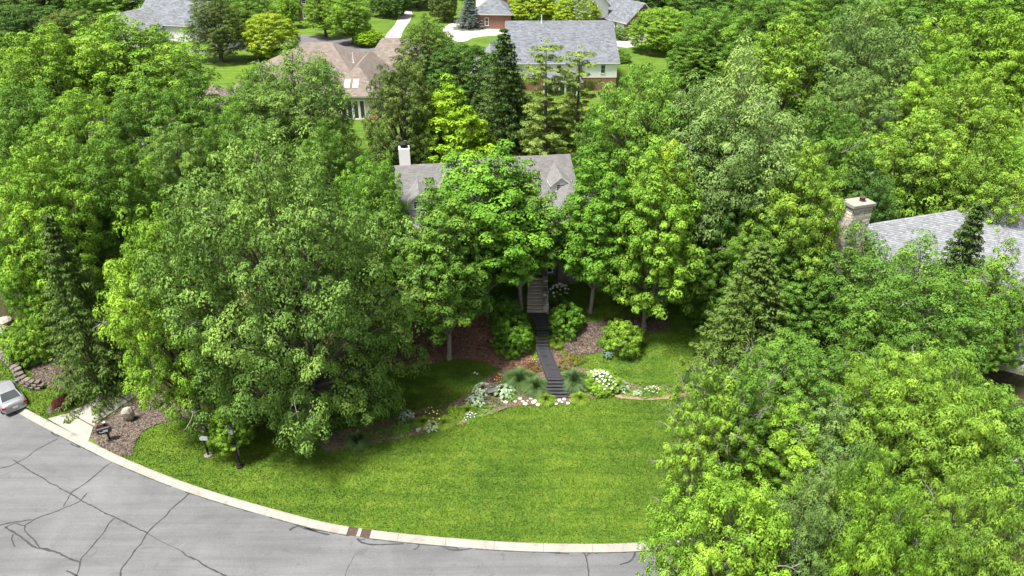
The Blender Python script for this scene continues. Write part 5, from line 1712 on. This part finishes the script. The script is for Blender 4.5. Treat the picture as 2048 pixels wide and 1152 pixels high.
def flowers(parent, n, r, h, size, mat, seed, flat=True, name="flower_head"):
    rng = np.random.default_rng(seed)
    bm = bmesh.new()
    bmesh.ops.create_icosphere(bm, subdivisions=2 if size > 0.12 else 1, radius=0.5)
    for v in bm.verts:
        v.co *= 1 + rng.normal(0, 0.07)
    me = bpy.data.meshes.new(name); bm.to_mesh(me); bm.free()
    at = me.attributes.new("var", 'FLOAT', 'FACE'); at.data.foreach_set("value", rng.random(len(me.polygons)).astype(np.float32))
    me.materials.append(mat)
    for k in range(n):
        a = k * 2.4; q = math.sqrt((k + 0.5) / n)
        o = bpy.data.objects.new(name, me); COL.objects.link(o); o.parent = parent
        o.location = (r[0] * q * math.cos(a) + rng.normal(0, 0.05), r[1] * q * math.sin(a) + rng.normal(0, 0.05), h * (1 - 0.45 * q * q) + rng.normal(0, 0.05))
        s = size * rng.uniform(0.7, 1.25); o.scale = (s, s, s * 0.75)

hy = shrub('bush', 1203, 775, 78, 1.35, 'bright', "white-flowering hydrangea bush right of the ornamental grass", "hydrangea")
flowers(hy, 58, (1.4, 1.05), 1.4, 0.20, M['flower_white'], 1)
hy2 = shrub('bush', 1117, 602, 52, 1.6, 'dark', "dark leaved hydrangea with white blooms beside the stone steps", "hydrangea")
flowers(hy2, 26, (1.05, 0.9), 1.75, 0.24, M['flower_white'], 2)
hy3 = leafy(1304, 788, 34, 0.7, 'mid', "small white daisy clump right of the variegated hosta", "daisy_plant")
flowers(hy3, 22, (0.6, 0.45), 0.7, 0.12, M['flower_white'], 3)
f4 = leafy(866, 836, 60, 0.55, (0.10, 0.12, 0.03), "yellow-flowering daylilies in the flower bed under the left lawn", "daylily_plant")
flowers(f4, 11, (0.9, 0.6), 0.66, 0.11, M['flower_yellow'], 4)
f5 = leafy(999, 762, 38, 0.5, (0.09, 0.07, 0.03), "orange and yellow flowers between the lawn and the ornamental grass", "flowering_plant")
flowers(f5, 11, (0.55, 0.4), 0.5, 0.10, M['flower_orange'], 5)
f6 = leafy(940, 838, 36, 0.45, 'fresh', "white and lilac flowers near the bed edge below the hosta", "flowering_plant")
flowers(f6, 14, (0.6, 0.4), 0.5, 0.11, M['flower_lilac'], 6)
f7 = leafy(1066, 728, 26, 0.4, (0.10, 0.08, 0.03), "orange lilies under the dome shrub left of the boardwalk", "flowering_plant")
flowers(f7, 6, (0.4, 0.3), 0.45, 0.10, M['flower_orange'], 7)
f8 = leafy(951, 750, 9, 0.2, 'fresh', "tiny white flower tuft on the left slope lawn", "flowering_plant")
flowers(f8, 4, (0.18, 0.14), 0.25, 0.16, M['flower_white'], 8)

def hosta_mesh(seed, n=70):
    rng = np.random.default_rng(seed)
    V, A = [], []
    for k in range(n):
        a = rng.uniform(0, 6.28); q = rng.random() ** 0.6
        r0 = 0.15 + 0.75 * q; h0 = 0.75 - 0.45 * q * q
        pos = np.array([[r0 * math.cos(a), r0 * math.sin(a), h0 + rng.normal(0, 0.05)]])
        dr = np.array([[math.cos(a + rng.normal(0, .3)), math.sin(a + rng.normal(0, .3)), -0.35 * q]])
        V.append(leaves(pos, np.array([[0.25 * math.cos(a), 0.25 * math.sin(a), 1.0]]) + rng.normal(0, .15, (1, 3)), dr, np.array([rng.uniform(0.30, 0.46)]), 0.72, 0.25))
        A.append([np.clip(rng.normal(0.5, 0.2), 0, 1)])
    return np_quads("foliage", np.concatenate(V), np.concatenate(A), M['leaf'])
HOSTA = [hosta_mesh(1), hosta_mesh(2)]
def hosta(px, py, w, h, col, label, k=0):
    g = ground_at(px, py)
    root = empty("hosta", g, random.uniform(0, 6)); tag(root, label, "plant")
    s = CAM_F / (g.y * math.cos(CAM_PITCH) + (CAM_H - g.z) * math.sin(CAM_PITCH))
    o = link_mesh("foliage", HOSTA[k % 2], root)
    r = w / 2 / s
    o.scale = (r, r, h / 0.8); o.color = (*col, 1)
    mb = MB(); mb.lathe([(0.12, -0.1), (0.05, 0.3 * h)], (0, 0, 0), 5)
    mb.build("stem_base", M['bark'], root)
HB = (0.27, 0.37, 0.24)
hosta(966, 785, 44, 0.75, HB, "large grey-green hosta behind the left end of the bench")
hosta(952, 806, 42, 0.65, HB, "grey-green hosta at the left end of the bench, the lower one", 1)
hosta(1008, 788, 48, 0.7, HB, "grey-green hosta just right of the bench", 1)
hosta(1238, 778, 46, 0.65, (0.24, 0.31, 0.20), "variegated hosta right of the white hydrangea")
hosta(813, 836, 34, 0.7, HB, "grey-green hosta at the left end of the left slope lawn", 1)
hosta(864, 856, 36, 0.45, (0.23, 0.30, 0.16), "pale variegated hosta at the lower bed edge")
hosta(1214, 712, 26, 0.5, (0.12, 0.18, 0.15), "small blue-green hosta below the loose rounded shrub", 1)
hosta(1275, 790, 22, 0.4, HB, "small pale hosta left of the daisy clump", 1)

def grass_clump(px, py, r, h, col, label, seed):
    rng = np.random.default_rng(seed)
    g = ground_at(px, py)
    V, A = [], []
    n = 1500
    a = rng.uniform(0, 6.28, n); q = rng.random(n) ** 0.55
    for lo, hi in ((0.0, 0.4), (0.4, 0.75), (0.75, 1.0)):
        def P(t):
            rr = 0.12 * q + r * q * t ** 1.5
            zz = h * (1.25 * t - (0.35 + 0.75 * q ** 2) * t ** 2.2) * (0.8 + 0.2 * np.sin(a * 5))
            return np.column_stack([rr * np.cos(a), rr * np.sin(a), zz])
        w = np.column_stack([-np.sin(a), np.cos(a), np.zeros(n)])
        w0, w1 = 0.024 * (1.1 - lo), 0.024 * (1.1 - hi)
        V.append(np.stack([P(lo) - w * w0, P(lo) + w * w0, P(hi) + w * w1, P(hi) - w * w1], axis=1)); A.append(0.35 + 0.3 * lo + rng.normal(0, 0.15, n))
    o = link_mesh("ornamental_grass", np_quads("ornamental_grass", np.concatenate(V), np.clip(np.concatenate(A), 0, 1), M['leaf']))
    o.location = g; o.color = (*col, 1)
    tag(o, label, "ornamental grass")
GC = (0.050, 0.098, 0.032)
GC = (0.085, 0.150, 0.050)
grass_clump(1040, 768, 1.75, 1.7, GC, "dark green ornamental grass left of the boardwalk, the outer clump", 1)
grass_clump(1072, 782, 1.45, 1.5, GC, "dark green ornamental grass touching the left side of the lower stairs", 2)
grass_clump(1148, 772, 1.6, 1.9, (0.095, 0.165, 0.062), "fountain of green ornamental grass right of the lower stairs", 3)
grass_clump(716, 888, 1.1, 1.3, GC, "dark ornamental grass at the left end of the bed under the huge tree", 4)
for k_, (px, py, r_, h_, lab) in enumerate(((1092, 802, 0.85, 0.7, "bright daylily clump left of the foot of the stairs"), (1160, 800, 0.9, 0.7, "bright daylily clump right of the foot of the stairs"), (888, 848, 0.9, 0.55, "green strap-leaved clump in the lower part of the flower bed"), (935, 824, 0.8, 0.6, "green strap-leaved clump below the large grey-green hosta"), (848, 846, 0.8, 0.55, "strap-leaved clump left of the yellow daylilies"), (1113, 690, 0.7, 0.8, "yellow-green grassy clump under the landing's right edge"))):
    grass_clump(px, py, r_, h_, (0.15, 0.24, 0.03), lab, 10 + k_)

# ------------------------------------------------------------------ garden bench
g = ground_at(985, 790)
bench = empty("garden_bench", g, R(22))
tag(bench, "small weathered grey-black wooden bench between the hostas", "bench")
for k in range(4):
    plain_box(bench, "seat_slat", (0, -0.17 + k * 0.115, 0.45), (1.25, 0.10, 0.035), M['greywood'])
for k in range(3):
    plain_box(bench, "backrest_slat", (0, 0.27 + k * 0.03, 0.58 + k * 0.13), (1.25, 0.03, 0.10), M['greywood'])
for x in (-0.55, 0.55):
    plain_box(bench, "leg", (x, -0.18, 0.22), (0.07, 0.07, 0.44), M['greywood'])
    plain_box(bench, "leg", (x, 0.24, 0.45), (0.07, 0.07, 0.9), M['greywood'])
    plain_box(bench, "armrest", (x, 0.02, 0.64), (0.07, 0.5, 0.04), M['greywood'])

# ------------------------------------------------------------------ signs, lamp, mailbox
g = ground_at(417, 911)
sg = empty("small_sign", g, R(-6))
tag(sg, "small white sign on a black post with round pale base, on the lawn", "sign")
plain_box(sg, "post", (0, 0, 0.75), (0.10, 0.10, 1.5), M['black'])
plain_box(sg, "panel", (0, -0.02, 1.62), (0.62, 0.06, 0.36), M['white'])
plain_box(sg, "lettering", (-0.02, -0.053, 1.64), (0.10, 0.004, 0.10), M['flower_lilac'])
mb = MB(); mb.lathe([(0.29, -0.05), (0.29, 0.07), (0.25, 0.10)], (0, 0, 0), 16); mb.build("base", M['concrete'], sg)
g = ground_at(480, 934)
lp = empty("street_lamp", g)
tag(lp, "black street lamp post rising into the leaves of the huge tree", "street lamp")
mb = MB(); mb.lathe([(0.24, -0.1), (0.24, 0.14), (0.19, 0.2), (0.16, 0.36), (0.10, 0.45)], (0, 0, 0), 14); mb.build("base", M['black'], lp)
mb = MB(); mb.lathe([(0.10, 0.4), (0.085, 1.5), (0.075, 2.9), (0.11, 2.95), (0.11, 3.05)], (0, 0, 0), 12); mb.build("post", M['black'], lp)
lt = plain_box(lp, "lantern", (0, 0, 3.32), (0.26, 0.26, 0.5), M['lamp_glass'], 0, (1.4, 1.4))
mb = MB(); mb.lathe([(0.27, 3.57), (0.12, 3.75), (0.03, 3.9)], (0, 0, 0), 8); mb.build("lantern_cap", M['black'], lt)

g = ground_at(216, 884)
mbx = empty("mailbox", g, math.atan2(1.25, 1.6) - 0.2)
tag(mbx, "black mailbox with white lettering on a post in the mulch by the driveway", "mailbox")
mb = MB()
k = 10; Lh = 0.42
prof_m = [(-0.17, 0.0), (0.17, 0.0)] + [(0.17 * math.cos(math.pi * i / k), 0.22 + 0.17 * math.sin(math.pi * i / k)) for i in range(k + 1)]
for i in range(len(prof_m)):
    a, b = prof_m[i], prof_m[(i + 1) % len(prof_m)]
    mb.face([(-Lh, a[0], 1.0 + a[1]), (Lh, a[0], 1.0 + a[1]), (Lh, b[0], 1.0 + b[1]), (-Lh, b[0], 1.0 + b[1])][::-1])
mb.face([(Lh, y, 1.0 + z) for y, z in prof_m]); mb.face([(-Lh, y, 1.0 + z) for y, z in prof_m][::-1])
mb.build("box", M['black'], mbx)
plain_box(mbx, "lettering", (0.02, -0.1735, 1.09), (0.52, 0.004, 0.045), M['white'])
plain_box(mbx, "lettering", (0.12, -0.1735, 1.19), (0.30, 0.004, 0.06), M['white'])
plain_box(mbx, "lettering", (-0.27, -0.1735, 1.14), (0.06, 0.004, 0.06), M['white'])
plain_box(mbx, "post", (0.12, 0.30, 0.75), (0.12, 0.12, 1.6), M['black'])
plain_box(mbx, "post_cap", (0.12, 0.30, 1.58), (0.16, 0.16, 0.06), M['lamp_glass'])
plain_box(mbx, "bracket", (0.0, 0.10, 0.96), (0.6, 0.5, 0.06), M['black'])

# ------------------------------------------------------------------ silver car at the left edge
g = ray(36, 826, ROAD_Z)
heading = math.atan2(0.70, -0.72)            # forward direction of the car
fw = Vector((math.cos(heading), math.sin(heading)))
cc = Vector((g[0], g[1])) + fw * 2.30
car = empty("silver_car", (cc.x, cc.y, ROAD_Z), heading)
tag(car, "silver sedan parked at the kerb, cut by the left edge", "car")
ST = [  # x, half width, z bottom, z shoulder, z deck
    (-2.36, 0.70, 0.42, 0.70, 0.80), (-2.30, 0.80, 0.30, 0.78, 0.98), (-2.05, 0.88, 0.24, 0.82, 1.03), (-1.55, 0.91, 0.22, 0.84, 1.02), (-0.6, 0.92, 0.22, 0.84, 0.96),
    (0.5, 0.92, 0.22, 0.83, 0.94), (1.2, 0.91, 0.22, 0.80, 0.92), (1.8, 0.88, 0.24, 0.74, 0.84), (2.2, 0.80, 0.28, 0.66, 0.74), (2.34, 0.66, 0.38, 0.58, 0.64)]
mb = MB(); rows = []
for x, w, zb, zs, zd in ST:
    half = [(w * 0.86, zb), (w * 0.99, zb + 0.12), (w, zs * 0.75), (w * 0.985, zs), (w * 0.93, (zs + zd) / 2 + 0.02), (w * 0.80, zd - 0.01), (w * 0.4, zd + 0.015), (0, zd + 0.02)]
    rows.append([(x, y, z) for y, z in half] + [(x, -y, z) for y, z in half[-2::-1]])
for i in range(len(rows) - 1):
    for j in range(len(rows[0]) - 1):
        mb.face([rows[i][j], rows[i + 1][j], rows[i + 1][j + 1], rows[i][j + 1]][::-1])
    mb.face([rows[i][0], rows[i][-1], rows[i + 1][-1], rows[i + 1][0]][::-1])
mb.face(rows[0]); mb.face(rows[-1][::-1])
body = mb.build("body", M['silver'], car)
bm = bmesh.new(); bm.from_mesh(body.data); bmesh.ops.remove_doubles(bm, verts=bm.verts, dist=1e-4)
bmesh.ops.recalc_face_normals(bm, faces=bm.faces); bm.to_mesh(body.data); bm.free()
body.data.polygons.foreach_set("use_smooth", np.ones(len(body.data.polygons), dtype=bool))
# cabin: base outline at the belt, roof outline above
base = [(-1.75, 0.74, 0.99), (-0.6, 0.83, 0.94), (0.55, 0.83, 0.92), (1.30, 0.72, 0.92)]
roofo = [(-0.98, 0.58, 1.38), (-0.5, 0.63, 1.44), (0.15, 0.63, 1.45), (0.50, 0.58, 1.41)]
mb = MB()
for s_ in (-1, 1):
    for i in range(3):
        q = [(base[i][0], s_ * base[i][1], base[i][2]), (base[i + 1][0], s_ * base[i + 1][1], base[i + 1][2]), (roofo[i + 1][0], s_ * roofo[i + 1][1], roofo[i + 1][2]), (roofo[i][0], s_ * roofo[i][1], roofo[i][2])]
        mb.face(q if s_ < 0 else q[::-1])
for i in range(3):
    for a, b in ((-1, -0.5), (-0.5, 0.5), (0.5, 1)):
        bl = lambda k, f: (roofo[k][0], roofo[k][1] * f, roofo[k][2] + 0.035 * (1 - f * f))
        mb.face([bl(i, a), bl(i + 1, a), bl(i + 1, b), bl(i, b)])
for k, rev in ((0, True), (3, False)):
    for a, b in ((-1, -0.5), (-0.5, 0.5), (0.5, 1)):
        q = [(base[k][0], base[k][1] * a, base[k][2] + 0.02), (base[k][0], base[k][1] * b, base[k][2] + 0.02), (roofo[k][0], roofo[k][1] * b, roofo[k][2] + 0.035 * (1 - b * b)), (roofo[k][0], roofo[k][1] * a, roofo[k][2] + 0.035 * (1 - a * a))]
        mb.face(q[::-1] if rev else q)
roof_o = mb.build("roof", M['silver'], car, True)
def glass_quad(name, q, inset_, off):
    P = [Vector(p) for p in q]; c = sum(P, Vector()) / 4
    nr = (P[1] - P[0]).cross(P[3] - P[0]).normalized()
    if nr.dot(c - Vector((0, 0, 0.9))) < 0: nr = -nr
    mb = MB(); mb.face([c + (p - c) * inset_ + nr * off for p in P]); mb.build(name, M['glass'], car)
glass_quad("rear_window", [(-1.75, -0.74, 1.01), (-1.75, 0.74, 1.01), (-0.98, 0.58, 1.40), (-0.98, -0.58, 1.40)], 0.86, 0.03)
glass_quad("windscreen", [(1.30, -0.72, 0.94), (1.30, 0.72, 0.94), (0.50, 0.58, 1.43), (0.50, -0.58, 1.43)], 0.88, 0.03)
for s_ in (-1, 1):
    for i in range(3):
        glass_quad("side_window", [(base[i][0], s_ * base[i][1], base[i][2]), (base[i + 1][0], s_ * base[i + 1][1], base[i + 1][2]), (roofo[i + 1][0], s_ * roofo[i + 1][1], roofo[i + 1][2]), (roofo[i][0], s_ * roofo[i][1], roofo[i][2])], 0.84, 0.012)
    plain_box(car, "tail_light", (-2.22, s_ * 0.70, 0.80), (0.26, 0.26, 0.15), M['red'], s_ * -0.35)
    plain_box(car, "headlight", (2.20, s_ * 0.62, 0.62), (0.2, 0.3, 0.13), M['lamp_glass'], s_ * 0.3)
    plain_box(car, "side_mirror", (0.75, s_ * 0.98, 0.98), (0.18, 0.18, 0.14), M['silver'])
    for x in (-1.42, 1.42):
        w_ = empty("wheel", (0, 0, 0)); w_.parent = car; w_.location = (x, s_ * 0.82, 0.33); w_.rotation_euler = (math.pi / 2, 0, 0)
        mb = MB(); mb.lathe([(0.20, -0.11), (0.31, -0.11), (0.33, -0.06), (0.33, 0.06), (0.31, 0.11), (0.20, 0.11)], (0, 0, 0), 18); mb.build("tyre", M['tyre'], w_)
        mb = MB(); mb.lathe([(0.05, -0.118), (0.21, -0.118), (0.21, 0.118), (0.05, 0.118)], (0, 0, 0), 14); mb.build("rim", M['rim'], w_)
plain_box(car, "number_plate", (-2.375, 0, 0.62), (0.02, 0.34, 0.16), M['white'])
plain_box(car, "bumper", (-2.34, 0, 0.42), (0.12, 1.55, 0.18), M['silver'])
print("TREES", len(PLACED), "OBJECTS", len(bpy.data.objects), "TRIS", sum(sum(len(p.vertices) - 2 for p in m.polygons) if len(m.polygons) < 3000 else len(m.polygons) * 2 for m in bpy.data.meshes))
